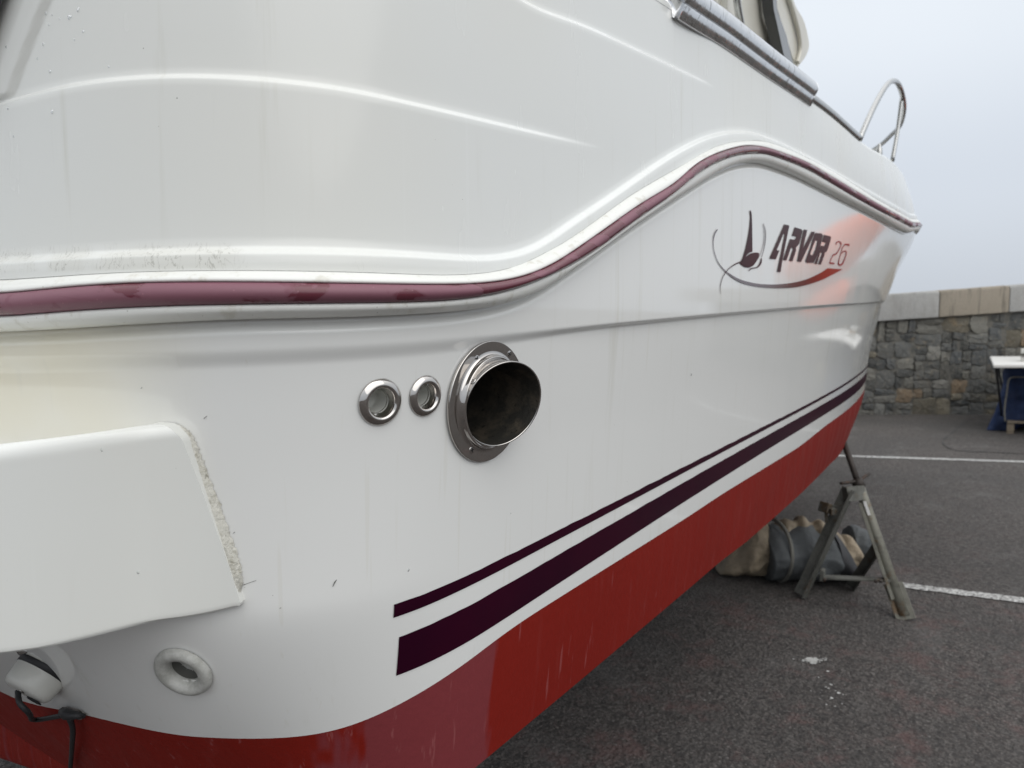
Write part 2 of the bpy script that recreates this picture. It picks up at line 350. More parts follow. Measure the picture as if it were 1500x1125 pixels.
pts=[ground(x,y)[:2] for x,y in catmull([(1440,609),(1416,618),(1396,634),(1381,648),(1392,658),(1430,662),(1500,665),(1640,668)],6)]+[ground(1640,609)[:2]]
pp=sheet('asphalt_patch',pts,.004,m_asph); tag(pp,'smoother repaired asphalt patch at the foot of the wall',kind='structure')
if pp.data.polygons[0].normal.z<0: pp.data.flip_normals()
jt=[ground(x,y) for x,y in catmull([(1440,609),(1416,618),(1396,634),(1381,648),(1392,658),(1430,662),(1500,665),(1640,668)],6)]
V=[];F=[]
for i,p in enumerate(jt):
    t=jt[min(i+1,len(jt)-1)]-jt[max(i-1,0)]; t/=np.linalg.norm(t); nn=np.array([-t[1],t[0],0]); w=.006+.004*math.sin(i*1.7)
    V+= [p+nn*w+[0,0,.009],p-nn*w+[0,0,.009]]
for i in range(len(jt)-1): F.append((2*i,2*i+2,2*i+3,2*i+1))
o=rawmesh('tar_joint',V,F,m_tar,None,False); tag(o,'dark tar seam round the asphalt patch',kind='structure')
if o.data.polygons[0].normal.z<0: o.data.flip_normals()
def splash(cx,cy,w,h,n,label):
    bm=bmesh.new(); c=ground(cx,cy)
    for k in range(n):
        px=cx+random.gauss(0,.33)*w; py=cy+random.gauss(0,.25)*h; q=ground(px,py); r=random.uniform(.002,.008)*(1 if n>60 else .75)*(1.3 if abs(px-cx)<w*.3 else .7)
        m_=random.randint(6,10); vs=[bm.verts.new((q[0]+r*random.uniform(.6,1.2)*math.cos(t*2*math.pi/m_),q[1]+r*random.uniform(.6,1.2)*math.sin(t*2*math.pi/m_),.004+k*.00005)) for t in range(m_)]
        bm.faces.new(vs)
    o=bmobj('paint_splash',bm,m_splash); 
    for p in o.data.polygons:
        if p.normal.z<0: p.flip()
    return tag(o,label,'paint mark')
m_splash=M('spilt_white_paint',(.50,.50,.48),.6).m
splash(1190,969,26,7,110,'chalky white paint splash on the asphalt below the steel prop')
o=splash(1218,1022,38,85,17,'scattered small white paint drips trailing over the near asphalt'); o.name='paint_drips'; o['kind']='stuff'
# ---------------- stone wall ----------------
WO=ground(1380,607); UR=np.array([math.sin(HEAD),-math.cos(HEAD),0]); UF=np.array([math.cos(HEAD),math.sin(HEAD),0])
WD=(WO@UF)
def wz(px,py): return CAM_H+ (at_depth(px,py,WD)[2]-CAM_H)
def wu(px): return (ray(px,560)@UR)*WD-(WO@UR)
def wp(u,v,w=0): return WO+UR*u-UF*w+np.array([0,0,v])   # w: towards camera
cz0=lambda u: np.interp(u,[wu(1285),wu(1500)],[at_depth(1285,471,WD)[2],at_depth(1500,456,WD)[2]])+max(0,u-wu(1500))*.04-max(0,wu(1285)-u)*.03
cz1=lambda u: np.interp(u,[wu(1296),wu(1500)],[at_depth(1296,431,WD)[2],at_depth(1500,416,WD)[2]])+max(0,u-wu(1500))*.04-max(0,wu(1285)-u)*.03
wall=thing('stone_wall',tuple(WO),'quayside wall of grey and ochre rubble stone topped by long pale coping blocks','wall')
def stone_mat(name,attr=True,base=(.2,.2,.19)):
    g=M(name,base,.85)
    if attr: g.attr('tint')
    g.mix(g.ramp(g.noise(7,5,.7),.4,.7,.0,.5),(.125,.12,.105)); g.mix(g.ramp(g.noise(22,4,.7),.52,.72,0,.6),(.27,.245,.19)); g.mix(g.ramp(g.noise(4,4,.6,loc=(5,5,1)),.6,.72,0,.5),(.27,.20,.12))
    g.bump(g.noise(16,6,.7),.9,.03); g.bump(g.noise(70,4,.7),.5,.01); return g.m
m_stone=stone_mat('rubble_stone'); 
def mortar():
    g=M('lime_mortar',(.15,.142,.122),.95); g.mix(g.ramp(g.noise(9,5,.7),.4,.65),(.09,.088,.08)); g.bump(g.noise(40,5,.7),.8,.02); return g.m
m_mort=mortar()
U0,U1=wu(700),wu(2000)
bm=bmesh.new()
nb=60
for i in range(nb):
    ua=U0+(U1-U0)*i/nb; ub=U0+(U1-U0)*(i+1)/nb
    q=[wp(ua,0,.0),wp(ub,0,.0),wp(ub,cz0(ub)+.02,0),wp(ua,cz0(ua)+.02,0)]; q2=[wp(ua,0,-.6),wp(ub,0,-.6),wp(ub,cz0(ub)+.02,-.6),wp(ua,cz0(ua)+.02,-.6)]
    v=[bm.verts.new(x) for x in q+q2]
    for f in ((0,1,2,3),(5,4,7,6)): bm.faces.new([v[k] for k in f])
    if i in (0,): bm.faces.new([v[k] for k in (0,3,7,4)])
    if i==nb-1: bm.faces.new([v[k] for k in (1,5,6,2)])
bmesh.ops.remove_doubles(bm,verts=bm.verts,dist=1e-4); bmobj('mortar_core',bm,m_mort,wall)
rects=[]
def split(u0,v0,u1,v1):
    w,h=u1-u0,v1-v0; 
    mw=random.uniform(.20,.56); mh=random.uniform(.11,.24)
    if w<=mw and h<=mh: rects.append((u0,v0,u1,v1)); return
    if h/mh>w/mw or (h>mh and w<=mw):
        c=v0+h*random.uniform(.36,.64); split(u0,v0,u1,c); split(u0,c,u1,v1)
    else:
        c=u0+w*random.uniform(.34,.66); split(u0,v0,c,v1); split(c,v0,u1,v1)
u=U0
while u<U1-.1:
    w=random.uniform(1.1,1.9); split(u,-.03,min(u+w,U1),1.0); u+=w
pal=[((.108,.110,.105),5),((.13,.13,.12),4),((.16,.155,.135),3),((.082,.086,.086),3),((.17,.15,.11),1.6),((.19,.14,.09),.6),((.19,.185,.165),2)]
bag=[c for c,k in pal for _ in range(int(k*5))]
bm=bmesh.new(); lay=bm.loops.layers.float_color.new('tint')
for (u0,v0,u1,v1) in rects:
    # v is a fraction of the wall height
    def H(uu,vv): return vv*cz0(uu) 
    g_=.007; n=5
    cor=[(u0,v0),(u1,v0),(u1,v1),(u0,v1)]; hh=cz0(u0)
    cor=[(a,b*hh) for a,b in cor]; cx=sum(c[0] for c in cor)/4; cy=sum(c[1] for c in cor)/4
    W_=(u1-u0)/2-g_; Hh=(v1-v0)*hh/2-g_
    sk=[random.uniform(-.18,.18) for _ in range(4)]; ex=random.uniform(4,14); ring=[]; K=22; col=random.choice(bag); f=random.uniform(.6,1.3); col=(*[c*f for c in col],1)
    ph=[random.uniform(0,6.3) for _ in range(3)]; d0=random.uniform(.008,.026); tilt=random.uniform(-.03,.03)
    def outl(t,s):
        c,s_=math.cos(t),math.sin(t); r=(abs(c)**ex+abs(s_)**ex)**(-1/ex); r*=1+.06*math.sin(3*t+ph[0])+.05*math.sin(5*t+ph[1])+.025*math.sin(9*t+ph[2])
        x=c*r*W_*s; y=s_*r*Hh*s; x+=y*sk[0]*.5; y+=x*sk[1]*.35
        return cx+x,cy+y
    rows=[]
    for s,dep in ((1.05,-.02),(1.0,d0*.7),(.95,d0*.97),(.6,d0+.004),(.25,d0+.006)):
        row=[]
        for k in range(K):
            t=2*math.pi*k/K; x,y=outl(t,s); y=max(y,-.02); dd=dep+(random.uniform(-.006,.006) if s<1.05 else 0)+tilt*math.cos(t)*s
            row.append(bm.verts.new(wp(x,y,max(dd,-.03))))
        rows.append(row)
    cen=bm.verts.new(wp(cx,cy,d0+.012)); fs=[]
    for a_,b_ in zip(rows[:-1],rows[1:]):
        for k in range(K): fs.append(bm.faces.new((a_[k],a_[(k+1)%K],b_[(k+1)%K],b_[k])))
    for k in range(K): fs.append(bm.faces.new((rows[-1][k],rows[-1][(k+1)%K],cen)))
    for f_ in fs:
        for lp in f_.loops: lp[lay]=col
bmobj('rubble_masonry',bm,m_stone,wall,smooth=True,ang=24)
def coping(name,base,spots):
    g=M(name,base,.8); g.mix(g.ramp(g.noise(60,4,.7),.45,.65,0,.6),tuple(c*.62 for c in base)); g.mix(g.ramp(g.noise(5,4,.6,sc=(1,1,.4)),.5,.72,0,.5),spots); g.mix(g.ramp(g.noise(9,4,.6,sc=(1.5,1.5,.12)),.52,.66,0,.75 if name[0]=='b' else .2),tuple(c*.45 for c in base)); g.bump(g.noise(40,5,.7),.5,.01); return g.m
cg=coping('grey_granite',(.33,.325,.31),(.22,.21,.19)); cb=coping('brown_stained_granite',(.27,.235,.185),(.15,.13,.10))
joints=[U0]+[x for x in np.arange(wu(1370)-1.22*8,wu(1370)-.5,1.22) if x>U0+.3]+[wu(1369),wu(1470)]
while joints[-1]<U1: joints.append(joints[-1]+1.15)
for i in range(len(joints)-1):
    ua,ub=joints[i]+.008,joints[i+1]-.008; mid=abs(joints[i]-wu(1369))<.01; n=12; P=[]
    prof=[(-.62,0.0),(.07,0.0),(.085,.02),(.085,.9),(.07,.97),(.04,1.0),(-.59,1.0),(-.62,.96)]
    bm=bmesh.new(); rings=[]
    for k in range(n+1):
        uu=ua+(ub-ua)*k/n; z0,z1=cz0(uu)+.004,cz1(uu); e_=.02*(1-min(1,min(k,n-k)/1.0)); rw=[]
        for (w_,h_) in prof:
            ww=w_-(e_ if w_>0 else 0); h2=h_*(1-(e_*1.2 if h_>.5 else 0)); rw.append(bm.verts.new(wp(uu,z0+(z1-z0)*h2+random.uniform(-.003,.003),ww+random.uniform(-.003,.003))))
        rings.append(rw)
    for a_,b_ in zip(rings[:-1],rings[1:]):
        for k in range(8): bm.faces.new((a_[k],a_[(k+1)%8],b_[(k+1)%8],b_[k]))
    bm.faces.new(rings[0][::-1]); bm.faces.new(rings[-1])
    o=bmobj('coping_stone',bm,cb if mid else cg,wall,smooth=True,ang=40)
    if mid: o['label']='brown stained coping stone'
bmj=bmesh.new()
# ---------------- boat hull ----------------
boat=thing('motor_boat',(4.2,MID,0.0),'white cabin motor boat with burgundy rubbing strake, dark purple waterline stripes and red antifouled bottom','boat')
def feat(px,off=0.0,fwd=(),aft=(),deg=None):
    r=[]
    for p in px:
        s,z,e=pick(p[0],p[1],off)
        if e<2: r.append((s,z))
    r+= [(float(sX(X)),z) for X,z in fwd]+[(s,z) for s,z in aft]
    r.sort(); out=[r[0]]
    for q in r[1:]:
        if q[0]>out[-1][0]+.02: out.append(q)
    if deg:
        cf=np.polyfit([q[0] for q in out],[q[1] for q in out],deg); out=[(q[0],float(np.polyval(cf,q[0]))) for q in [(s_,0) for s_ in np.linspace(out[0][0],out[-1][0],24)]]
    f=Pchip([q[0] for q in out],[q[1] for q in out])
    t=np.arange(-.3,S_MAX+.3,.004); v=f(np.clip(t,f.x[0],f.x[-1])); k=30; g_=np.exp(-.5*(np.arange(-k,k+1)*.004/.035)**2); g_/=g_.sum()
    v=np.convolve(np.pad(v,k,mode='edge'),g_,'valid')
    class F:
        x=f.x; y=f.y
        def __call__(s_,q): return np.interp(q,t,v)
    return F()
zW=feat([(0,1013),(133,1049),(200,1065),(280,1079),(400,1081),(500,1068),(549,1049),(579,1034),(771,906),(1000,762),(1064,720),(1162,660),(1213,621),(1245,597)],0,[(5.2,1.078),(8.1,1.12)],[(0,1.0)])
zCh=feat([(700,1121),(821,1021),(1000,870),(1050,827),(1100,788),(1160,735),(1213,683)],0,[(4.1,.80),(5.2,.815),(6.5,.87),(8.1,1.0)],[(0,.64),(.9,.68),(1.25,.76)])
zK=feat([(0,532),(233,520),(333,510),(500,501),(733,484),(833,476),(1000,463),(1107,459),(1253,444),(1285,441)],.005,[(5.2,1.635),(8.1,1.70)],[(0,1.44)],deg=5)
zRB=feat([(0,486),(233,473),(333,468),(500,465),(633,459),(700,453),(733,447),(777,433),(833,398),(900,350),(1000,283),(1050,252),(1077,241),(1093,238),(1121,240),(1180,264),(1253,302),(1305,330)],.014,[(4.4,1.978),(4.75,2.02),(5.1,2.06),(8.1,2.14)],[(0,1.47)])
zD0=feat([(0,463),(100,455),(233,448),(500,444),(633,442),(733,430),(800,407),(867,372),(933,323),(1000,275),(1013,263),(1053,237),(1093,225),(1133,227),(1200,256),(1267,296)],.034,[(4.4,2.008),(4.75,2.048),(5.1,2.085),(8.1,2.17)],[(0,1.495)])
zD1=feat([(0,430),(100,420),(233,413),(367,413),(500,415),(667,417),(750,410),(800,393),(867,350),(933,303),(1000,260),(1013,246),(1067,219),(1101,213),(1133,219),(1200,247),(1280,295)],.030,[(4.4,2.032),(4.75,2.068),(5.1,2.105),(8.1,2.19)],[(0,1.53)])
zRT=feat([(0,410),(233,397),(500,398),(633,403),(733,397),(800,370),(933,280),(1000,242),(1053,213),(1093,206),(1125,208),(1173,227),(1227,255),(1280,289)],.012,[(4.4,2.056),(4.75,2.09),(5.1,2.128),(8.1,2.21)],[(0,1.548)])
zC=feat([(0,382),(150,373),(267,368),(500,368),(700,379),(760,372),(847,320),(1000,218),(1040,200),(1080,193),(1107,196),(1147,211),(1200,238),(1280,284)],.006,[(4.4,2.08),(4.75,2.115),(5.1,2.155),(8.1,2.24)],[(0,1.58)])
zA=feat([(0,150),(40,138),(100,123),(167,114),(233,110),(333,111),(433,120),(500,128),(577,145),(667,165),(750,185),(833,205),(893,219)],0,[(1.62,1.93),(8.1,2.3)],[(0,1.72)])
zB=feat([(773,0),(850,33),(937,73),(1000,103),(1040,124)],0,[(2.3,2.08),(8.1,2.35)],[(0,3.0)])
zG=feat([(1000,22),(1067,65),(1120,103),(1178,143),(1225,178),(1265,213)],0,[(4.1,2.29),(5.2,2.36),(6.6,2.40),(8.1,2.38)],[(0,2.06),(1.6,2.08)])
def sm(x,a,b):
    t=np.clip((x-a)/(b-a),0,1); return t*t*(3-2*t)
sA_end=pick(893,219)[0]; sA_f=pick(700,173)[0]; sB0=pick(800,13)[0]-.35; sB_end=pick(1048,127)[0]; sB_f=pick(1000,103)[0]
fA=lambda s: 1-sm(s,sA_f,sA_end); fB=lambda s: sm(s,sB0,sB0+.2)*(1-sm(s,sB_f,sB_end))
gp=[pick(63,0),pick(35,70),pick(7,147)]; gline=lambda z: np.interp(z,[gp[2][1],gp[1][1],gp[0][1]],[gp[2][0],gp[1][0],gp[0][0]])+np.clip(z-gp[0][1],0,1)*((gp[0][0]-gp[1][0])/(gp[0][1]-gp[1][1]))
def hull_off(s,z):
    """displacement of the topsides skin from the fair surface"""
    w=.010+.022*sm(s,sX(.9),sX(.38)-.2*0) if 0 else .008+.013*(1-sm(s,sX(.62),sX(1.2)))
    k=zK(s); o=(.011-.005*(1-sm(s,sX(.7),sX(1.3))))*sm(z,k-w,k+.001)
    rb=zRB(s); o=o-.006*sm(z,rb-.016,rb-.004)*(1-sm(z,rb,rb+.002))
    rt=zRT(s); up=z>rt-.001
    c=np.minimum(zC(s),99); a=np.maximum(zA(s),c+.05); b=np.clip(zB(s),a+.03,zG(s)-.035)
    sf=lambda q,h:.62*sm(z,q-h,q+h)+.38*sm(z,q-3.2*h,q+3.2*h)
    o2=.012-.012*sf(c,.005)-.0062*sf(a,.0035)*fA(s)-.0065*sf(b,.0035)*fB(s)
    gl=gline(z); o2=o2+.009*(1-sm(s,gl-.003,gl+.003))*sm(z,a-.002,a+.01)-.003*sm(s,gl-.030,gl-.006)*(1-sm(s,gl-.003,gl+.003))*sm(z,a-.002,a+.01)
    return np.where(up,o2,o)
_d=lambda a,b,h: np.linspace(a,b,int((b-a)/h),endpoint=False)
sg=np.concatenate([_d(0,.8,.04),_d(.8,1.35,.004),_d(1.35,2.2,.007),_d(2.2,3.6,.012),_d(3.6,6.2,.03),_d(6.2,S_MAX,.06),[S_MAX]])
sgp=np.concatenate([_d(0,2,.05),_d(2,6,.1),_d(6,S_MAX,.08),[S_MAX]])
def rows(s,levels):
    """levels: list of (z array fn a, fn b, n, spacing) -> z (len(s),rows)"""
    out=[]
    for a,b,n in levels:
        za,zb=a(s),b(s); t=np.linspace(0,1,n,endpoint=False)
        out.append(za[:,None]+(zb-za)[:,None]*t)
    out.append(levels[-1][1](s)[:,None]); return np.concatenate(out,1)
def both(name,zfun,offfun,mat,parent,holes=(),label=None):
    Ps=[];parts=[];masks=[]
    V=[];F=[];base=0
    for side,ss in ((0,sg),(1,sgp)):
        Z=zfun(ss); S_=np.repeat(ss[:,None],Z.shape[1],1); O=offfun(S_,Z); P=surf(S_,Z)+0
        nrm=plan_n(S_); P[...,0]+=nrm[...,0]*O; P[...,1]+=nrm[...,1]*O
        if side: P[...,1]=2*MID-P[...,1]
        else: P[...,1]=np.minimum(P[...,1],MID)
        n,m=Z.shape; idx=np.arange(n*m).reshape(n,m)+base
        q=np.stack([idx[:-1,:-1],idx[1:,:-1],idx[1:,1:],idx[:-1,1:]],-1)
        if side: q=q[...,::-1]
        elif holes:
            C_=(P[:-1,:-1]+P[1:,1:]+P[1:,:-1]+P[:-1,1:])/4; keep=np.ones(C_.shape[:2],bool)
            for hc,hr in holes: keep&=np.linalg.norm(C_-hc,axis=-1)>hr
            q=q[keep]
        V.append(P.reshape(-1,3)); F+=q.reshape(-1,4).tolist(); base+=n*m
    o=rawmesh(name,np.concatenate(V),F,mat,parent)
    if label: o['label']=label
    return o
def sframe(px,py,off=0.0):
    s,z,e=pick(px,py,off); c=surf(np.array(s),np.array(z),off); a=surf(np.array(s+.01),np.array(z),off)-c; b=surf(np.array(s),np.array(z+.01),off)-c
    a/=np.linalg.norm(a); n=np.cross(a,b); n/=np.linalg.norm(n); b=np.cross(n,a); return c,a,b,n
ex=sframe(713,588); f1=sframe(557,589); f2=sframe(623,580); dr=sframe(270,982)
zero=lambda S_,Z:0*Z
both('antifouling',lambda s:rows(s,[(zCh,zW,14)]),zero,m_red,boat)
hull=both('hull',lambda s:rows(s,[(zW,lambda x:zK(x)-.04,50),(lambda x:zK(x)-.04,lambda x:zK(x)+.006,22),(lambda x:np.minimum(zK(x)+.006,zRB(x)-.008),lambda x:zRB(x)-.0175,12),(lambda x:zRB(x)-.0175,lambda x:zRB(x),8)]),hull_off,m_hull,boat,
     holes=[(ex[0],.068),(f1[0],.020),(f2[0],.018),(dr[0],.021)])
tops=both('topside_moulding',lambda s:rows(s,[(lambda x:zRT(x),lambda x:zC(x)-.017,5),(lambda x:zC(x)-.017,lambda x:zC(x)+.017,26),(lambda x:zC(x)+.017,lambda x:np.maximum(zA(x),zC(x)+.05)-.0125,22),
     (lambda x:np.maximum(zA(x),zC(x)+.05)-.0125,lambda x:np.maximum(zA(x),zC(x)+.05)+.0125,20),
     (lambda x:np.maximum(zA(x),zC(x)+.05)+.0125,lambda x:np.clip(zB(x),np.maximum(zA(x),zC(x)+.05)+.03,zG(x)-.035)-.0115,56),
     (lambda x:np.clip(zB(x),np.maximum(zA(x),zC(x)+.05)+.03,zG(x)-.035)-.0115,lambda x:np.clip(zB(x),np.maximum(zA(x),zC(x)+.05)+.03,zG(x)-.035)+.0125,14),
     (lambda x:np.clip(zB(x),np.maximum(zA(x),zC(x)+.05)+.03,zG(x)-.035)+.0125,lambda x:zG(x),8)]),hull_off,m_gel,boat)
# gunwale shoulder, inner face and decks
def profile_sweep(name,prof,zf,ss,mat,parent,mirror=True,closed=False,caps=False,taper=None,only=None):
    V=[];F=[];base=0
    for side in ((only,) if only is not None else (0,1)):
        P=[]
        for k,(of,dz) in enumerate(prof):
            z0=zf(ss); nn=plan_n(ss); b_=surf(ss,z0); q=b_.copy()
            oo=of if taper is None else of*taper(ss)
            q[:,0]+=nn[:,0]*oo; q[:,1]+=nn[:,1]*oo; q[:,2]=z0+(dz if taper is None else dz*taper(ss))
            P.append(q)
        P=np.stack(P,1)
        if side: P[...,1]=2*MID-P[...,1]
        n,m=P.shape[:2]; idx=np.arange(n*m).reshape(n,m)+base
        if closed: idx=np.concatenate([idx,idx[:,:1]],1)
        q=np.stack([idx[:-1,:-1],idx[1:,:-1],idx[1:,1:],idx[:-1,1:]],-1)
        if side: q=q[...,::-1]
        F+=q.reshape(-1,4).tolist()
        if caps: F+= [idx[0][:m][::-1].tolist(),idx[-1][:m].tolist()]
        V.append(P.reshape(-1,3)); base+=n*m
    return rawmesh(name,np.concatenate(V),F,mat,parent)
sgw=np.concatenate([np.arange(0.02,6.2,.03),np.arange(6.2,S_MAX-.02,.04)])
oG=lambda: 0
prof=[(-.006,0.0)]+[(-.006-.03+.03*math.cos(t),.028*math.sin(t)) for t in np.linspace(.2,math.pi/2,7)]+[(-.13,.030),(-.145,.022),(-.15,.0),(-.16,-.10)]
profile_sweep('gunwale_cap',prof,zG,sgw,m_gel,boat)
# deck sheets between the two sides
def deck(name,X0,X1,zoff,mat,flat=None):
    xs=np.linspace(X0,X1,40); ss=sX(xs); n_=plan_n(ss); P=[]
    b_=surf(ss,zG(ss)); b_[:,0]+=n_[:,0]*-.15; b_[:,1]+=n_[:,1]*-.15
    z=(b_[:,2]+zoff) if flat is None else np.full(len(xs),flat)
    A=np.stack([b_[:,0],np.minimum(b_[:,1],MID),z],-1); B=A.copy(); B[:,1]=2*MID-A[:,1]
    P=np.stack([A+(B-A)*t+np.array([0,0,.05*math.sin(math.pi*t) if flat is None else 0]) for t in np.linspace(0,1,9)],1)
    return gridmesh(name,P,mat,boat)
deck('foredeck',3.2,7.9,-.09,m_gel); deck('cockpit_sole',.42,3.3,0,m_gel,flat=1.36)
lin=profile_sweep('cockpit_liner',[(-.15,0.02),(-.155,-.3),(-.16,-.80)],zG,np.arange(.05,float(sX(3.3)),.05),m_gel,boat)
# bottom
xs=sg[::3]; A=surf(xs,zCh(xs)); A[:,1]=np.minimum(A[:,1],MID)
zk=np.interp(A[:,0],[.3,5,6.5,7.6,8.3],[.50,.46,.55,.80,1.05]); kx=np.clip(A[:,0],.34,8.05)
B=np.stack([kx,np.full(len(xs),MID),np.minimum(zk,A[:,2])],-1)
for nm,mir in (('hull_bottom',0),('hull_bottom',1)):
    P=np.stack([A+(B-A)*t for t in np.linspace(0,1,12)],1)
    if mir: P=P.copy(); P[...,1]=2*MID-P[...,1]
    gridmesh(nm,P,m_red,boat,flip=not mir)
# rubbing strake
def rail_rows(part):
    def f(s):
        d0,d1,rb,rt=zD0(s),zD1(s),zRB(s),zRT(s)
        if part=='low': return np.stack([rb,rb+.0005,rb+.0025,rb+.006,(rb+d0)/2,d0-.003,d0-.0006,d0],1)
        if part=='ins': return np.stack([d0+(d1-d0)*t for t in (0,.03,.12,.3,.5,.7,.88,.97,1)],1)
        return np.stack([d1,d1+.0006,d1+.003]+[d1+.003+(rt-d1-.003)*t for t in (.3,.55,.75,.9,.97,1.0)],1)
    return f
def rail_off(vals):
    v=np.array(vals)
    def f(S_,Z): return np.repeat(v[None,:],S_.shape[0],0)
    return f
rail=both('rubbing_strake',rail_rows('low'),rail_off([.002,.017,.023,.026,.029,.030,.0285,.022]),m_rail,boat)
both('strake_top_lip',rail_rows('top'),rail_off([.022,.0285,.029,.026,.0225,.018,.014,.0115,.004]),m_rail,boat)
both('strake_insert',rail_rows('ins'),rail_off([.026,.0305,.034,.0370,.038,.0365,.033,.0295,.025]),m_ins,boat)
# waterline stripes
def stripe(pb,pt,label):
    zb=feat(pb,0,deg=2); zt=feat(pt,0,deg=2)
    s0=pick(*pb[0])[0]; s1=S_MAX-.3; ss=np.concatenate([np.arange(s0,3.6,.008),np.arange(3.6,s1,.03)])
    eb=zb.y[-1]-zW(zb.x[-1]); et=zt.y[-1]-zW(zt.x[-1])
    zbv=np.where(ss<=zb.x[-1],zb(ss),zW(ss)+eb); ztv=np.where(ss<=zt.x[-1],zt(ss),zW(ss)+et)
    rag=np.array([rng.normal()*.0003 for _ in ss]); rag=np.convolve(rag,[.25,.5,.25],'same')+(np.sin(ss*60)+np.sin(ss*37+1))*.0002
    V=[];F=[];base=0
    for side in (0,1):
        P=[]
        for t in np.linspace(0,1,4):
            z=zbv+(ztv-zbv)*t+(rag if t==1 else 0); q=surf(ss,z,.0012 if 0<t<1 else .0008)
            if side: q[:,1]=2*MID-q[:,1]
            P.append(q)
        P=np.stack(P,1); n,m=P.shape[:2]; idx=np.arange(n*m).reshape(n,m)+base; q=np.stack([idx[:-1,:-1],idx[1:,:-1],idx[1:,1:],idx[:-1,1:]],-1)
        if side: q=q[...,::-1]
        F+=q.reshape(-1,4).tolist(); V.append(P.reshape(-1,3)); base+=n*m
    o=rawmesh('waterline_stripe',np.concatenate(V),F,m_strp,boat); o['label']=label
stripe([(580,989),(1000,738),(1028,720),(1128,653),(1213,605),(1255,574)],[(577,939),(878,772),(1000,710),(1128,635),(1213,588),(1255,560)],'broad lower dark purple stripe')
stripe([(575.5,912),(772,807),(1000,693),(1128,626.5),(1213,579.5),(1255,552)],[(575.5,893),(772,792.5),(968,700),(1000,685),(1128,621),(1213,575.5),(1255,549)],'thin upper dark purple stripe')
# ---------------- name decal on the bow ----------------
def zp(x,y,ox,oy,sc): return (ox+x/sc,oy+y/sc)
def decal_poly(polys,mat,name,label=None,off=None,parent=None):
    V=[];F=[]
    for rings in polys:
        pts=[]; rr=[]
        for r in rings:
            q=[]
            for (px,py) in r:
                s,z,e=pick(px,py,.012 if off is None else off); q.append(surf(np.array(s),np.array(z),.0128 if off is None else off))
            rr.append([Vector((p[0],p[2],0)) for p in q]); pts+=q
        tri=geometry.tessellate_polygon(rr); b=len(V); V+=pts; F+=[tuple(b+i for i in t) for t in tri]
    o=rawmesh(name,V,F,mat,parent or boat,False)
    # all faces outwards (towards -Y)
    for p in o.data.polygons:
        if p.normal.y>0: p.flip()
    o.data.update()
    if label: o['label']=label
    return o
def stroke(pts,w,ox=0,oy=0,sc=1):
    c=catmull(pts,5) if len(pts)>2 else np.array(pts,float); ww=np.interp(np.linspace(0,1,len(c)),np.linspace(0,1,len(w)),w)/2
    t=np.gradient(c,axis=0); t/=np.linalg.norm(t,axis=1,keepdims=True)+1e-9; n=np.stack([-t[:,1],t[:,0]],-1)
    a=c+n*ww[:,None]; b=c-n*ww[:,None]; out=[]
    for i in range(len(c)-1): out.append([[zp(*a[i],ox,oy,sc),zp(*a[i+1],ox,oy,sc),zp(*b[i+1],ox,oy,sc),zp(*b[i],ox,oy,sc)]])
    return out
Zp=lambda L_: [zp(x,y,1100,300,9.375) for x,y in L_]; Zq=lambda L_: [zp(x,y,1020,280,6.0) for x,y in L_]
m_logo=decal('burgundy_black_vinyl',(.028,.004,.007))
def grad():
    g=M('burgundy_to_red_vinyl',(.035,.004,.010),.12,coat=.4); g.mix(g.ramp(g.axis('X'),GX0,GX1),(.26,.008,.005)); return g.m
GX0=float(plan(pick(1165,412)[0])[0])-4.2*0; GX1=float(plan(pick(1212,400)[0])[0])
# object coordinates of parts equal world coordinates (meshes are baked in place)
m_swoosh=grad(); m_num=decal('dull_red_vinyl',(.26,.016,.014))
letters=[[Zp([(455,268),(525,285),(478,520),(430,760),(405,925),(355,918),(385,780),(415,640),(462,400),(445,395),(395,520),(350,622),(388,628),(340,748),(250,740),(350,510)])],
 [Zp([(600,308),(690,335),(706,360),(685,450),(660,540),(615,588),(618,625),(570,775),(522,768),(560,650),(578,605),(560,588),(545,595),(485,765),(437,755),(485,620),(535,470),(595,480),(628,438),(560,425)])],
 [Zp([(722,340),(772,345),(742,470),(712,600),(832,368),(878,372),(790,570),(685,785),(632,775),(680,540)])],
 [Zp([(885,385),(968,393),(985,420),(960,540),(925,660),(860,795),(765,797),(745,770),(770,700),(810,590),(870,400)]),Zp([(885,490),(878,500),(812,670),(822,690),(850,690),(888,600),(912,500),(905,488)])],
 [Zp([(1000,410),(1095,435),(1098,460),(1070,560),(1040,640),(1012,655),(1008,690),(960,820),(920,812),(975,670),(968,650),(950,652),(905,815),(868,808),(920,680),(963,560),(1003,568),(1032,520),(975,505)])]]
decal_poly(letters,m_logo,'name_lettering')
num=[]
num+=stroke([(1163,545),(1190,507),(1225,513),(1236,545),(1205,620),(1170,670),(1125,690)],[11,16,18,11,11,15,22],1100,300,9.375)
num+=stroke([(1125,690),(1100,745),(1080,800)],[15,9,11],1100,300,9.375)+stroke([(1078,800),(1145,805)],[20,20],1100,300,9.375)
num+=stroke([(1352,552),(1318,545),(1282,543)],[28,22,15],1100,300,9.375)+stroke([(1284,545),(1255,590),(1230,680),(1205,770),(1202,810),(1225,826),(1250,815),(1290,730),(1308,660),(1300,640),(1270,640),(1245,665)],[10,9,9,10,18,22,20,12,12,18,15,10],1100,300,9.375)
decal_poly(num,m_num,'number_lettering')
em=[[Zq([(466,170),(478,172),(486,210),(489,300),(490,400),(492,532),(465,540),(440,562),(418,600),(385,628),(408,580),(430,505),(452,405),(468,300),(473,220)])],
    [Zq([(382,638),(415,595),(440,570),(470,550),(505,540),(535,540),(552,548),(548,575),(525,620),(498,655),(462,673),(425,668)])]]
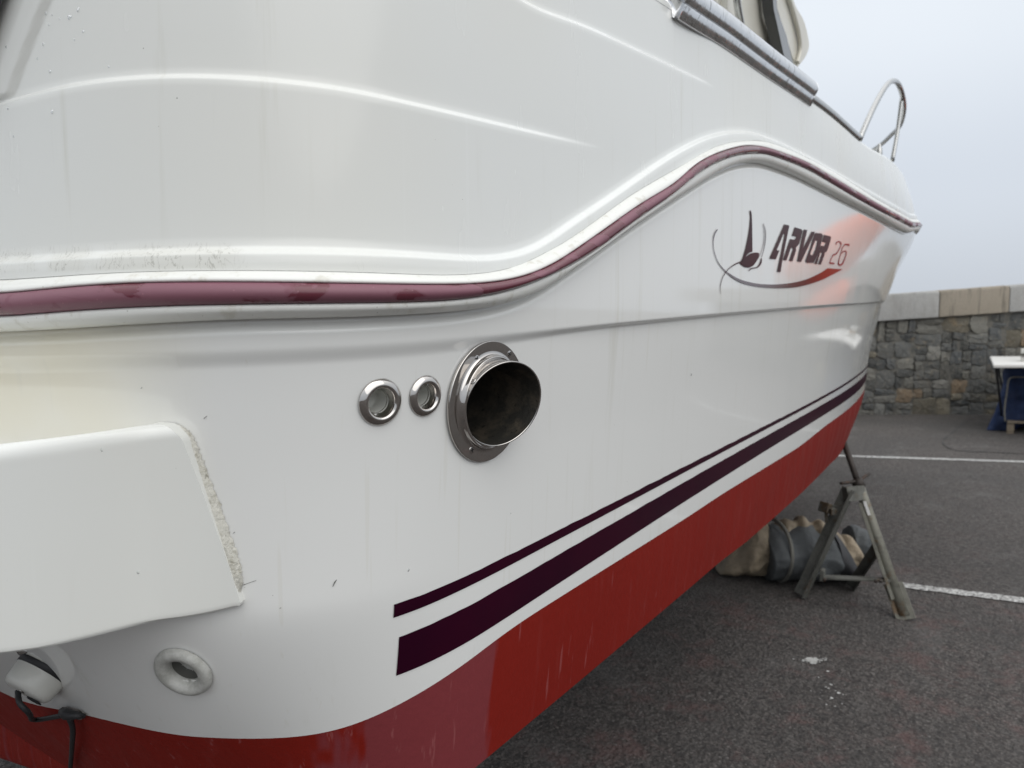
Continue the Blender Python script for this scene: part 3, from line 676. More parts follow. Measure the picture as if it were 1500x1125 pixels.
em+=stroke([(392,622),(350,637),(305,665),(262,705),(228,765),(210,830),(210,900)],[14,9,7,6,5,4,2],1020,280,6)
em+=stroke([(588,285),(606,350),(604,440),(590,520),(572,580)],[3,5,5,4,4],1020,280,6)+stroke([(585,290),(592,360),(590,440),(572,520),(540,600)],[2,3,3,3,2],1020,280,6)
em+=stroke([(570,590),(564,630),(535,668),(490,678),(468,690),(458,705)],[8,16,9,9,8,2],1020,280,6)
decal_poly(em,m_logo,'sail_emblem')
sw=stroke([(183,335),(158,380),(147,450),(155,530),(185,615),(230,680),(275,722)],[9,10,5,5,6,8,12],1020,280,6)
lo=[(275,730),(335,775),(400,808),(520,838),(650,850),(760,852),(880,843),(1000,815),(1100,780),(1180,742),(1285,686)]; hi=[(280,716),(340,755),(410,785),(530,812),(650,820),(760,815),(870,800),(980,770),(1070,728),(1120,700),(1150,677)]
lo=catmull(lo,4); hi=catmull(hi,4)
for i in range(len(lo)-1): sw.append([[zp(*lo[i],1020,280,6),zp(*lo[i+1],1020,280,6),zp(*hi[i+1],1020,280,6),zp(*hi[i],1020,280,6)]])
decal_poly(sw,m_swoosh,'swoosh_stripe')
sc_=[]
for q in ([(487,859),(490,852),(493,849)],[(409,891),(412,890)],[(1012,550),(1013,547)],[(298,613),(303,609)],[(206,569),(208,567)],[(341,781),(344,779)],[(352,858),(375,850)]): decal_poly([[[(x,y) for x,y in q]+[(q[-1][0]+.5,q[-1][1]+.4),(q[0][0]+.8,q[0][1]+.5)]]],m_scuffmark,'scuff_mark',off=.0009)
# ---------------- exhaust outlet and fittings ----------------
def screw(c,a,b,n,r,parent,name='screw'):
    o=lathe([(r,0),(r*.98,r*.10),(r*.8,r*.18),(r*.05,r*.22)],(c,a,b,n),16,name,m_chrome,parent)
    bm=bmesh.new(); R=Matrix((Vector(a),Vector(b),Vector(n))).transposed(); th=random.uniform(0,1.5)
    for k in (0,1):
        Rk=R@Matrix.Rotation(th+k*math.pi/2,3,'Z'); box_bm(bm,Vector(c+n*r*.20),(r*1.2,r*.26,r*.10+.0001*k),Rk)
    bmobj('screw_slot',bm,m_void,o); return o
c,a,b,n=ex
flange=lathe([(.0848,.0004),(.0854,.0020),(.0852,.0038),(.0845,.0050),(.0840,.0050),(.0838,.0050),(.0715,.0050),(.0712,.0050),(.0690,.0053),(.0668,.0068),(.0655,.0090),(.0648,.0130),(.0640,.0142),(.0625,.0142),(.0615,.0132),(.0606,.0135)],(c,a,b,n),96,'exhaust_flange',m_chrome,boat)
cutf=lambda k,th: (.031+.019*np.cos(th)+.009*np.sin(th)) if k in (1,2,3,4) else 0*th
rp_=.0605
pipe=lathe([(rp_,.0),(rp_,-.001),(rp_-.0004,0.0),(rp_-.0018,0.0),(rp_-.0022,-.001)],(c,a,b,n),96,'exhaust_pipe',m_chrome,boat,cut=cutf)
inner=lathe([(rp_-.0022,-.001),(rp_-.0022,-.05)]+[(rp_-.003,-.20)]+[(.0005,-.20)],(c,a,b,n),96,'pipe_inside',m_soot,pipe,cut=lambda k,th:(.031+.019*np.cos(th)+.009*np.sin(th)) if k==0 else 0*th)
for px,py in ((698,525.5),(745.5,518.5),(669.5,598),(690.8,659)):
    fc,fa,fb,fn=sframe(px,py,.0045); screw(fc,a,b,n,.0058,flange)
d_=-.9*a+.42*b; ps=c+rp_*(math.cos(2.55)*a+math.sin(2.55)*b)+n*.013; nn=(math.cos(2.55)*a+math.sin(2.55)*b)
screw(ps,n,np.cross(nn,n),nn,.0052,pipe)
for fr,R_ in ((f1,.0285),(f2,.0262)):
    c,a,b,n=fr; k=R_/.0335
    fo=lathe([(r*k,h*k) for r,h in [(.0335,.0004),(.0338,.0012),(.0325,.0028),(.029,.0058),(.0262,.0074),(.0240,.0078),(.0222,.0070),(.0205,.0045),(.0185,-.001),(.0175,-.006),(.0170,-.013)]],(c,a,b,n),64,'hull_outlet',m_chrome,boat)
    lathe([(.0172*k,-.006),(.0170*k,-.034),(.014*k,-.036),(.0002,-.036)],(c,a,b,n),32,'outlet_tube',m_whiteplastic,fo)
c,a,b,n=dr
lathe([(.0365,.0003),(.0365,.004),(.0345,.0075),(.030,.0095),(.0250,.0085),(.0212,.0065),(.0196,.004),(.0190,-.004),(.0183,-.016),(.012,-.021),(.0003,-.022)],(c,a,b,n),48,'drain_fitting',m_chalk,boat)
lathe([(.0186,-.004),(.0182,-.020),(.012,-.0205),(.0003,-.0206)],(c,a,b,n),32,'drain_hole',M('hole_shade_grey',(.10,.10,.09),.7).m,boat)  # dark grey cup paints the shade inside the drain
# ---------------- swim platform moulding at the quarter ----------------
PS0=pick(0,800,.14)[0]; PS1=pick(230,760,.03)[0]; PSR=pick(330,820,.012)[0]
plat_off=Pchip([-.5,.3,PS0,PS1,PSR,PSR+.1],[.9,.48,.165,.034,.012,.006])
def ppick(px,py):
    o=.06
    for _ in range(8): s,z,e=pick(px,py,o); o=.5*o+.5*float(plat_off(s))
    return s,z
pT=sorted(ppick(x,y) for x,y in [(0,652),(60,645),(120,637),(180,629),(235,621)]); pB=sorted(ppick(x,y) for x,y in [(0,960),(90,943),(180,924),(270,906),(343,891)])
pR=sorted([ppick(x,y)[::-1] for x,y in [(262,632),(285,690),(308,752),(330,815),(352,884)]])
def pfit(L_,d=2):
    c=np.polyfit([p[0] for p in L_],[p[1] for p in L_],d); return [(p,float(np.polyval(c,p))) for p in np.linspace(L_[0][0],L_[-1][0],12)]
pT=pfit(pT); pB=pfit(pB)
def ext(L_,s): 
    x=[p[0] for p in L_]; y=[p[1] for p in L_]; sl=(y[-1]-y[0])/(x[-1]-x[0]); return np.where(s<x[0],y[0]+(s-x[0])*sl,np.where(s>x[-1],y[-1]+(s-x[-1])*sl,np.interp(s,x,y)))
sR=lambda z: np.interp(z,[p[0] for p in pR],[p[1] for p in pR])
zbR=float(ext(pB,pR[0][1])); ztR=float(ext(pT,pR[-1][1]))
rc=.020; G=[]
NT=70; FZ=np.concatenate([np.linspace(0,.06,6),np.linspace(.10,.84,16),np.linspace(.86,1,14)])
for i in range(NT+1):
    u=i/NT; u=1-(1-u)**1.8; row=[]
    for fz in FZ:
        z=zbR+(ztR-zbR)*fz; sr=float(sR(z)); 
        # rounded top corner
        if fz>.90: k=(fz-.90)/.10; sr-= .028*(1-math.sqrt(max(0,1-k*k)))
        if fz<.03: k=(.03-fz)/.03; sr-=.006*(1-math.sqrt(max(0,1-k*k)))
        s_=.30+(sr-.30)*u; zb_,zt_=float(ext(pB,s_)),float(ext(pT,s_)); zz=zb_+(zt_-zb_)*fz; of=float(plat_off(s_))
        h=zt_-zb_; rt_=.017; dt=(1-fz)*h
        if dt<rt_: of=of-min(rt_,of)*.9*(1-math.sqrt(max(0,1-((rt_-dt)/rt_)**2)))
        db=fz*h; 
        if db<.006: of-=.004*(1-math.sqrt(max(0,1-((.006-db)/.006)**2)))
        row.append(surf(np.array(s_),np.array(zz),of))
    # top lip falling back to the hull, bottom going under
    s_=.30+(float(sR(ztR))-.028-.30)*u; zt_=float(ext(pT,s_)); of=float(plat_off(s_))
    for k in (.6,.3,-.03): row.append(surf(np.array(s_),np.array(zt_-.25*of*(1-k)),of*k if k>0 else -.01))
    s_=.30+(float(sR(zbR))-.006-.30)*u; zb_=float(ext(pB,s_)); of=float(plat_off(s_))
    row=[surf(np.array(s_),np.array(zb_+.004),-.01),surf(np.array(s_),np.array(zb_+.003),of*.5)]+row
    G.append(row)
G=np.array(G); e1=[]
endr=G[-1].copy(); c_=plan_n(np.array(float(sR(ztR)))); endr[:,0]-=c_[0]*.02; endr[:,1]-=c_[1]*.02
G=np.concatenate([G,[endr]]); o=gridmesh('swim_platform',G,m_gel,boat); o.data.set_sharp_from_angle(angle=math.radians(28))
G2=G.copy(); G2[...,1]=2*MID-G2[...,1]; gridmesh('swim_platform',G2,m_gel,boat,flip=True)
cA,cB=G[0],G2[0]; gridmesh('platform_bridge',np.stack([cA+(cB-cA)*t for t in (0,.5,1)]),m_gel,boat)
# sealant bead between platform and hull
le=catmull([(250,621),(266,634),(285,680),(305,735),(326,790),(344,840),(350,866)],14); re=catmull([(262,621),(280,634),(300,680),(321,735),(341,790),(355,838),(354,866)],14)
G=[]
for i in range(len(le)):
    row=[]
    for j in range(9):
        t=j/8; q=le[i]*(1-t)+re[i]*t+rng.normal(size=2)*(.5 if 0<j<8 else 1.1); s,z,e_=pick(q[0],q[1]); row.append(surf(np.array(s),np.array(z),.0006+.009*(1-t)*1.0+.0025*math.sin(math.pi*t)+(abs(rng.normal())*.0005 if 0<j<8 else 0)))
    G.append(row)
gridmesh('sealant_bead',np.array(G),m_seal,boat)
# transducer housing under the platform, with its cord
hc,ha,hb,hn=sframe(62,984); 
ax=hn-.25*hb; ax/=np.linalg.norm(ax); hb=np.cross(ax,ha); ha=np.cross(hb,ax); ha/=np.linalg.norm(ha); hb/=np.linalg.norm(hb)
hs=lathe([(.0355,-.01),(.036,.002),(.0350,.004),(.0352,.006),(.0335,.024),(.031,.029),(.026,.031),(.010,.032),(.0003,.032)],(hc,ha,hb,ax),40,'transducer_housing',m_whiteplastic,boat)
lathe([(.0368,-.006),(.0368,.0022),(.035,.0024)],(hc,ha,hb,ax),40,'gasket',m_black,hs)
Dh=(hc+ax*.03-CAM)@_F; lathe([(.011,.0),(.0105,.0015),(.008,.0005),(.0002,.0003)],(hc-.017*hb+.004*ha+ax*.0322,ha,hb,ax),24,'cord_slot',m_black,hs)
screw(hc+.010*hb+.006*ha+ax*.0322,ha,hb,ax,.0045,hs)
fc=sframe(34,955); lathe([(.013,0),(.012,.003),(.0003,.004)],fc,20,'skin_fitting',m_steel,boat)
def sp(px,py,off): s,z,e_=pick(px,py); return surf(np.array(s),np.array(z),off)
tube([at_depth(26,1012,Dh),at_depth(29,1030,Dh-.012),at_depth(40,1042,Dh-.008),sp(70,1046,.018),sp(104,1043,.009)],.0036,8,name='cord',mat=m_black,parent=boat)
tube([sp(100,1038,.008),sp(112,1040,.013),sp(124,1043,.010),sp(128,1047,.004)],[.006,.008,.005,.003],8,name='cord_knot',mat=m_black,parent=boat)
tube([sp(112,1046,.010),sp(118,1058,.012),sp(119,1085,.014),sp(116,1130,.016),sp(113,1250,.02)],[.0045,.004,.0035,.0035,.003],8,name='cord',mat=m_black,parent=boat)
lathe([(.006,.0),(.006,.004),(.003,.006),(.0002,.006)],sframe(118,1047,.002),16,'pad_eye',m_chrome,boat)
# dark grey panel by the transom gate (top left)
pd=[pick(21,0),pick(9,34),pick(0,62)]
zz=np.linspace(pd[2][1]-.25,pd[0][1]+.2,30); sl=(pd[0][0]-pd[2][0])/(pd[0][1]-pd[2][1]); se=pd[2][0]+(zz-pd[2][1])*sl
G=[]
for t,of in ((0,.012),(.0,.020),(.01,.0235),(.03,.0245),(.15,.025),(.5,.025)): G.append([surf(np.array(s-t),np.array(z),of) for s,z in zip(se,zz)])
gc=M('dark_grey_panel',(.07,.068,.085),.35); gc.bump(gc.noise(60,3),.1,.002)
gridmesh('transom_panel',np.array(G),gc.m,boat,flip=True)
# water drops on the gelcoat
dm=M('water',(.9,.93,.93),.02); dm.b.inputs['Transmission Weight'].default_value=1; dm.b.inputs['IOR'].default_value=1.33
for k,(px,py,r) in enumerate([(60,16,3),(69,18,2),(80,24,2),(94,22,3.4),(97,21,2.2),(107,12,2.8),(108,9,2),(64,33,2.2),(115,43,2.5),(102,55,1.8),(56,62,3.2),(66,102,3),(77,164,3),(153,95,2),(12,159,2.6),(20,200,1.8),(202,838,3.6),(149,659,3),(598,835,3),(582,887,2.4),(748,752,1.6),(13,70,2),(47,83,2)]):
    fr=sframe(px,py) if not (k in(16,17)) else None
    if fr is None:
        s_,z_=ppick(px,py); fr=(surf(np.array(s_),np.array(z_),float(plat_off(s_))),)+sframe(px,py)[1:]
    else: 
        s_,z_,_=pick(px,py); oo=float(hull_off(np.array([s_]),np.array([z_]))[0]); fr=(surf(np.array(s_),np.array(z_),oo),)+fr[1:]
    R0=r*.0005; c,a,b,n=fr; b2=b*1.0
    lathe([(R0,-.0002),(R0*.92,R0*.3),(R0*.6,R0*.55),(R0*.02,R0*.62)],(c,a,b*(1.25 if k%3 else 1.6),n),14,'water_drop',dm.m,boat)
# ---------------- stainless gunwale capping, hand rail and pulpit ----------------
def corrug():
    g=M('scuffed_stainless',(.66,.66,.66),.2,1.0); g.rough(g.noise(18,5,.7,sc=(1,1,1)),.3,.7,.05,.26); g.mix(g.ramp(g.noise(26,5,.7,sc=(2.5,1,.6)),.56,.66,0,.6),(.13,.125,.12)); g.bump(g.noise(14,4,.6,sc=(3,1,1)),.10,.01); return g.m
m_scuff=corrug()
s0=pick(988,12)[0]; s1=pick(1186,148)[0]
ss=np.linspace(s0,s1,60)
sk=[(-.002,-.016),(.004,-.0155),(.017,.010),(.0165,.0125),(.011,.013),(.010,.016)]
ctr=(-.004,.040); R0=.030
tb=[(ctr[0]+R0*math.cos(t),ctr[1]+R0*math.sin(t)) for t in np.linspace(math.radians(-70),math.radians(215),22)]
for sd_ in (0,1): profile_sweep('gunwale_capping',sk+tb+[(-.03,.0),(-.01,-.01)],zG,ss,m_scuff,boat,mirror=sd_,closed=True,caps=True,only=sd_)
sh=np.linspace(s1+.004,pick(1262,210)[0],30); prof=[(-.010+.011*math.cos(t),.026+.015*math.sin(t)) for t in np.linspace(0,2*math.pi,12,endpoint=False)]
for sd_ in (0,1): profile_sweep('hand_rail',prof,zG,sh,m_steel,boat,closed=True,caps=True,only=sd_)
pul=[at_depth(x,y,D) for x,y,D in [(1258.5,205,4.05),(1280,157,4.22),(1298.7,125,4.4),(1309,118.5,4.55),(1317,125,4.7),(1323,144,4.85),(1324,162,5.0),(1318,184,5.25),(1306,197,5.5),(1290,212,5.8),(1275,222,6.0)]]
po=tube(pul,.0165,14,name='bow_pulpit',mat=m_steel,parent=boat)
tube([at_depth(1321,144,4.86),at_depth(1315,190,4.86),at_depth(1307,236,4.84)],.0135,12,name='pulpit_post',mat=m_steel,parent=boat)
kc=at_depth(1288,214,4.9); lathe([(.022,-.06),(.02,-.02),(.012,-.01),(.013,.008),(.009,.016),(.001,.018)],(kc,np.array([1.,0,0]),np.array([0,1.,0]),np.array([0,0,1.])),18,'mooring_cleat',m_steel,boat)
# ---------------- wheelhouse ----------------
def cream():
    g=M('cream_gelcoat',(.62,.60,.53),.3); g.mix(g.ramp(g.noise(3,4,.6,sc=(1,1,.3)),.4,.7,0,.5),(.52,.49,.41)); return g.m
m_cream=cream(); m_glass=M('dark_window_glass',(.03,.032,.034),.06,coat=.3).m
YC=.98
def slab(name,px,Y0,Y1,mat,bev=.006,parent=None,segs=2):
    Yp=YC if Y0>2 else Y0
    A=[at_y(x,y,Yp) for x,y in px]; A=[np.array([p[0],Y0,2.12 if q[1]>=135 else min(p[2],3.72)]) for p,q in zip(A,px)]; bm=bmesh.new(); v0=[bm.verts.new(p) for p in A]; v1=[bm.verts.new((p[0],Y1,p[2])) for p in A]; n=len(A)
    bm.faces.new(v0); bm.faces.new(v1[::-1])
    for i in range(n): bm.faces.new((v0[i],v1[i],v1[(i+1)%n],v0[(i+1)%n]))
    bmesh.ops.recalc_face_normals(bm,faces=bm.faces)
    if bev: bmesh.ops.bevel(bm,geom=[e_ for e_ in bm.edges if (e_.verts[0] in v0 and e_.verts[1] in v0)],offset=bev,segments=segs,affect='EDGES')
    return bmobj(name,bm,mat,parent or boat,smooth=True,ang=38)
wh=slab('wheelhouse_side',[(1064,160),(1064,-260),(1122,-260),(1133,0),(1141,45),(1150,92),(1156,140),(1163,180)],YC,YC+.08,m_cream,.03,segs=4)
slab('wheelhouse_side',[(1064,160),(1064,-260),(1122,-260),(1133,0),(1141,45),(1150,92),(1156,140),(1163,180)],2*MID-YC if 0 else 2.92,3.0,m_cream,.0)
slab('aft_bulkhead',[(1052,170),(1052,-260),(1067,-260),(1067,170)],1.02,2.98,m_cream,.0)
slab('side_window',[(1129,-40),(1137,-20),(1139,14),(1146,34),(1152,50),(1158,75),(1164,100),(1164,130),(1156,130),(1152,97),(1146,73),(1140,45),(1133,14)],YC-.068,YC-.02,m_glass,.004)
slab('windscreen',[(1153,150),(1143,-60),(1150,-60),(1163,150)],YC+.05,2.94,m_glass,.0)
brow=catmull([(1131,-130),(1131,-60),(1133,0),(1143,38),(1154,72),(1162,96),(1169,105),(1177,97),(1184,84),(1187,68),(1184,44),(1177,20),(1166,0),(1150,-60),(1147,-130)],5)
bo=slab('roof_brow',[tuple(p) for p in brow],YC-.05,3.05,m_cream,.03,segs=4)
inner=catmull([(1153,-10),(1162,18),(1170,50),(1172,74),(1168,92)],8)
tube([at_y(x,y,YC-.062) for x,y in inner],.011,10,name='brow_ridge',mat=m_cream,parent=boat)
bm=bmesh.new(); box_bm(bm,(3.95,2.0,3.76),(2.2,2.25,.08),None,.03); bmobj('roof',bm,m_cream,boat,smooth=True,ang=40)
tube([at_y(x,y,.93) for x,y in [(1081,-120),(1081,0),(1087,40),(1092,90)]],.012,10,name='grab_rail',mat=m_steel,parent=boat)
tube([at_y(x,y,.94) for x,y in [(1076,-120),(1077,0),(1083,40),(1088,90)]],.008,10,name='grab_rail',mat=m_steel,parent=boat)
ov=[at_y(1135.5+5*math.sin(t)-.6*math.cos(t),65+19*math.cos(t),YC-.001) for t in np.linspace(0,2*math.pi,30)]
tube(ov,.006,8,name='vent_rim',mat=m_cream,parent=boat,sub=1)
# ---------------- steel boat prop ----------------
def rusty(name,base,rust):
    g=M(name,base,.6,.3); g.mix(g.ramp(g.noise(14,5,.7),.45,.68,0,.8),tuple(c*.5 for c in base)); g.mix(g.ramp(g.noise(9,5,.7,loc=(3,3,3)),.54,.66,0,.9),rust); g.bump(g.noise(60,4),.4,.004); return g.m
m_galv=rusty('weathered_galvanised_steel',(.12,.12,.105),(.09,.06,.035)); m_rust=rusty('dark_rusty_steel',(.045,.036,.030),(.10,.045,.02))
m_pole=rusty('grubby_grey_tube',(.21,.205,.17),(.16,.10,.05))
foot=ground(1327,908); footL=ground(1182,876); top=at_depth(1237,650,3.96); d=top-foot; L_=np.linalg.norm(d); d/=L_
prop=thing('boat_stand',(float(foot[0]),float(foot[1]),0),'weathered grey steel tripod prop with rusty screw jacked under the red hull','boat stand')
def along(px,py):   # point on the post seen at this pixel
    r=ray(px,py); r=r/np.linalg.norm(r); w0=CAM-foot; a_,b_,c_=1,r@d,1; e_=w0@r; f_=w0@d; t=(f_-b_*e_)/(1-b_*b_) if 0 else (( (CAM-foot)@d)-( (CAM-foot)@r)*(r@d))/(1-(r@d)**2); return foot+d*t
p_col=along(1256,705); p_cap=along(1262,722); p_mid=along(1292,805); p_br=along(1304,850)
tube([foot+d*.02,p_cap,p_col-d*.03],.026,16,name='post_tube',mat=m_pole,parent=prop,sub=1)
tube([p_col-d*.06,top+d*.03],.0165,14,name='jacking_screw',mat=m_rust,parent=prop,sub=1)
tube([p_col-d*.035,p_col-d*.005,p_col+d*.012],[.030,.032,.026],8,name='jacking_nut',mat=m_rust,parent=prop,sub=1)
tube([at_depth(1232,708,3.80),p_col,at_depth(1273,694,3.92)],[.009,.009,.009],8,name='turning_bar',mat=m_rust,parent=prop,sub=1)
toC=CAM-p_cap; toC/=np.linalg.norm(toC)
bm=bmesh.new(); apL=at_depth(1238,724,3.82); beam_bm(bm,apL,p_cap,.07,.05,toC,.004); bmobj('cap_plate',bm,m_galv,prop)
bm=bmesh.new(); angle_bm(bm,apL+UR*.055+np.array([0,0,.015]),footL+np.array([0,0,.0]),.07,.008,-UR*.3+toC); bmobj('leg',bm,m_galv,prop)
footB=ground(1253,862); bm=bmesh.new(); angle_bm(bm,p_mid,footB,.05,.007,toC); bmobj('leg',bm,m_galv,prop)
bm=bmesh.new(); beam_bm(bm,at_depth(1200,845,3.72),p_br+toC*.0-d*.0,.045,.012,(0,0,1)); box_bm(bm,at_depth(1205,842,3.71),(.05,.02,.06),None,.003); bmobj('cross_brace',bm,m_galv,prop)
bm=bmesh.new(); beam_bm(bm,foot-d*.0+np.array([0,0,.004]),foot+d*.18,.085,.014,toC,.003); beam_bm(bm,foot+d*.10-UR*.03,foot+d*.60-UR*.028,.012,.05,toC,.002); bmobj('foot_plate',bm,m_pole,prop)
bm=bmesh.new(); beam_bm(bm,along(1263,740)-UR*.032,along(1300,846)-UR*.034,.008,.02,toC,.001); bmobj('stiffener',bm,m_pole,prop)
bm=bmesh.new(); box_bm(bm,at_depth(1211,744,3.85),(.06,.06,.055),Matrix.Rotation(-.5,3,'Z')@Matrix.Rotation(.3,3,'Y'),.004); beam_bm(bm,at_depth(1210,750,3.84),at_depth(1211,765,3.84),.012,.012,(1,0,0)); beam_bm(bm,at_depth(1213,745,3.85),at_depth(1222,750,3.8),.03,.03,(0,0,1)); bmobj('clamp_block',bm,m_galv,prop)
bm=bmesh.new(); wl=M('white_label',(.6,.6,.58),.4).m; q0,q1=along(1273,733),along(1280,753); beam_bm(bm,q0+toC*.024,q1+toC*.024,.012,.006,toC,.001); bmobj('sticker',bm,wl,prop)
for px,py,D in ((1208,849,3.66),(1290,851,3.60),(1283,851,3.62)):
    q=at_depth(px,py,D); lathe([(.011,0),(.011,.008),(.005,.009),(.004,.016),(.0002,.016)],(q,UR,np.array([0,0,1.]),toC),6,'bolt',m_rust,prop)
# ---------------- bundle of oilskins / sail bag under the hull ----------------
from mathutils import noise as mn
def cloth(name,base,dark):
    g=M(name,base,.75); g.mix(g.ramp(g.noise(9,5,.65),.4,.7,0,.6),dark); g.mix(g.ramp(g.noise(3,3,.6,loc=(7,1,1)),.5,.7,0,.4),tuple(c*.55 for c in base)); g.bump(g.noise(14,5,.65,dist=.5),.5,.02); g.bump(g.noise(300,2),.2,.001); return g.m
m_beige=cloth('beige_canvas',(.27,.22,.155),(.12,.095,.065)); m_gcan=cloth('grey_canvas',(.085,.092,.095),(.055,.06,.063)); m_strap=cloth('grey_webbing',(.16,.155,.135),(.09,.085,.075))
DB=4.15; 
def bpt(px,ang,rz,ry,zc,D=DB,nz=0):
    c=at_depth(px,600,D); r=1+nz
    return np.array([c[0],c[1],zc])-UF*(ry*r*math.cos(ang))+np.array([0,0,rz*r*math.sin(ang)])
def roll(name,x0,x1,ctrl,mat,parent,D=DB,fold=.05,freq=3,seed=0,n=150,m=120,endcap=True,skew=0,twist=0.0):
    fx=Pchip([c[0] for c in ctrl],[c[1] for c in ctrl]); fz=Pchip([c[0] for c in ctrl],[c[2] for c in ctrl]); G=[]
    for i in range(n):
        t=i/(n-1); px=x0+(x1-x0)*t; top_=fx(px); dep=fz(px); row=[]
        for j in range(m):
            a_=2*math.pi*j/m; rz=top_/2
            pf=Vector((px*.02*freq+seed,math.cos(a_)*1.1+twist*px*.02,math.sin(a_)*1.1))
            rdg=lambda q: .5-2*abs(mn.noise(q))
            nz=fold*(1.5*mn.noise(pf*1.2)+.6*rdg(pf*1.7)+.2*rdg(pf*4.2))
            nz+=fold*.9*math.sin(px*.16*freq+2.2*math.sin(a_+seed)+3*mn.noise(pf*.7))*abs(math.sin(a_*.5+.6))
            v=bpt(px+skew*math.sin(a_),a_,rz,dep,rz,D,nz); v[2]=max(v[2],.004+.004*random.random()); row.append(v)
        G.append(row)
    G=np.array(G)
    if endcap:
        c0=G[0].mean(0); c1=G[-1].mean(0); G=np.concatenate([[c0+(G[0]-c0)*.05],[c0+(G[0]-c0)*.6],G,[c1+(G[-1]-c1)*.6],[c1+(G[-1]-c1)*.05]])
    return gridmesh(name,G,mat,parent,closed_v=True,flip=True)
cb_=ground(1160,850)
bagt=thing('canvas_bundle',(float(cb_[0]),float(cb_[1]),0),'crumpled bundle of beige and dark grey canvas strapped up behind the steel prop','canvas bundle')
roll('beige_canvas',1062,1235,[(1060,.10,.08),(1070,.18,.13),(1088,.29,.19),(1105,.335,.20),(1140,.30,.19),(1170,.325,.20),(1195,.335,.20),(1215,.29,.18),(1238,.2,.12)],m_beige,bagt,fold=.11,freq=1.25,seed=2,skew=4)
roll('grey_wrap',1122,1240,[(1118,.27,.225),(1135,.305,.235),(1170,.305,.24),(1200,.300,.24),(1222,.27,.215),(1244,.17,.17)],m_gcan,bagt,fold=.06,freq=.8,seed=7,endcap=True,D=4.10,skew=-2)
roll('collar',1218,1249,[(1216,.31,.215),(1225,.29,.215),(1238,.22,.20),(1250,.13,.17)],m_black,bagt,fold=.02,freq=.6,seed=9,D=4.08)
roll('cuff',1236,1266,[(1235,.16,.12),(1246,.19,.13),(1257,.16,.12),(1267,.10,.09)],m_beige,bagt,fold=.09,freq=1.6,seed=12,D=4.28)
roll('grey_sleeve',1252,1290,[(1250,.20,.10),(1262,.22,.11),(1276,.19,.10),(1288,.10,.06),(1292,.07,.05)],m_gcan,bagt,fold=.08,freq=1.4,seed=15,D=4.42)
st=[bpt(1143+2*math.sin(a_*2),a_,.17,.245,.165,4.10,.0) for a_ in np.linspace(math.radians(-75),math.radians(100),24)]
tube(st,.011,8,name='strap',mat=m_strap,parent=bagt,sub=1)
VD=ray(1480,560).copy(); VD[2]=0; VD/=VD@UF
# ---------------- work table, tarp, pallet by the wall ----------------
zt_=.965; fl=at_depth(1453,534,(CAM_H-zt_)*FPX/(534-470)); bl=at_depth(1448,520,(CAM_H-zt_)*FPX/(520-470)); 
def dep(py,z): return (CAM_H-z)*FPX/(py-470.5)
Dt0,Dt1=8.7,10.9
def tp(u,D,z): # u: pixel column measured at depth D
    p=at_depth(u,560,D); return np.array([p[0],p[1],z])
table=thing('work_table',tuple(tp(1453,9.4,0)),'white topped folding table on thin black legs in front of the stone wall','table')
m_ttop=M('white_table_top',(.62,.61,.58),.45).m; m_tbl=M('black_table_steel',(.02,.02,.022),.4,.5).m
A_=tp(1454,Dt0,zt_); B_=tp(1448,Dt1,zt_); Lr=UR*1.9
bm=bmesh.new(); vs=[bm.verts.new(Vector(p)+Vector((0,0,h))) for h in (-.035,0) for p in (A_,A_+Lr,B_+Lr,B_)]
for f in ((3,2,1,0),(4,5,6,7),(0,1,5,4),(1,2,6,5),(2,3,7,6),(3,0,4,7)): bm.faces.new([vs[k] for k in f])
bmesh.ops.bevel(bm,geom=list(bm.edges),offset=.006,segments=2,affect='EDGES'); bmobj('table_top',bm,m_ttop,table)
for q0,q1 in ((A_+UR*.03+VD*.1,tp(1474,9.9,0)),(B_+UR*.10-VD*.1,tp(1482,10.5,0)),(A_+UR*1.85+VD*.1,A_+UR*1.6+VD*.15),(B_+UR*1.85-VD*.1,B_+UR*1.6-VD*.15)):
    tube([q0+[0,0,-.036],np.array([q1[0],q1[1],0])],.014,8,name='leg',mat=m_tbl,parent=table,sub=1)
m_tarp=cloth('blue_tarpaulin',(.012,.028,.085),(.007,.014,.042))
tc_=tp(1500,9.75,0)
def tarp():
    G=[]; n,m=70,90
    # closed draped box: column angle around, rows bottom->top
    x0=tp(1466,9.55,0); w,dp=1.25,.62; P0=x0
    for i in range(n):
        t=i/(n-1); z=.16+.70*t; row=[]; sp_=1+.0*(1-t)
        for j in range(m):
            a_=2*math.pi*j/m; c_,s_=math.cos(a_),math.sin(a_); e_=5; r=(abs(c_)**e_+abs(s_)**e_)**(-1/e_)
            x=c_*r*w/2; y=s_*r*dp/2
            pf=Vector((x*2.2,y*2.2,z*2.0)); d_=.045*mn.noise(pf*1.6)+.055*math.sin(8*x+6*z+3*mn.noise(pf*.9))+.018*mn.noise(pf*5)
            k=1+ .0*t; sh=1-.10*max(0,t-.9)*10*.5
            flare_=0.0
            if x<-.2*w: 
                flare_=.16*max(0,1-t*2.6)*min(1,(-x-.2*w)/(.3*w)); 
            xx=(x*(1+d_))*sh-flare_; yy=y*(1+d_*2)*sh+ (d_*.4)
            zz=z-(.155 if x<-.30*w else .0)*max(0,1-t*3.)
            row.append(P0+UR*(xx+w/2)-VD*(yy-dp/2+.0)*1.0+np.array([0,0,max(.006,zz)]))
        G.append(row)
    G=np.array(G); c1=G[-1].mean(0); c0=G[0].mean(0)
    G=np.concatenate([[c0+(G[0]-c0)*.1],G,[c1+(G[-1]-c1)*.6+[0,0,.02]],[c1+(G[-1]-c1)*.05+[0,0,.02]]])
    return gridmesh('blue_tarpaulin',G,m_tarp,None,closed_v=True)
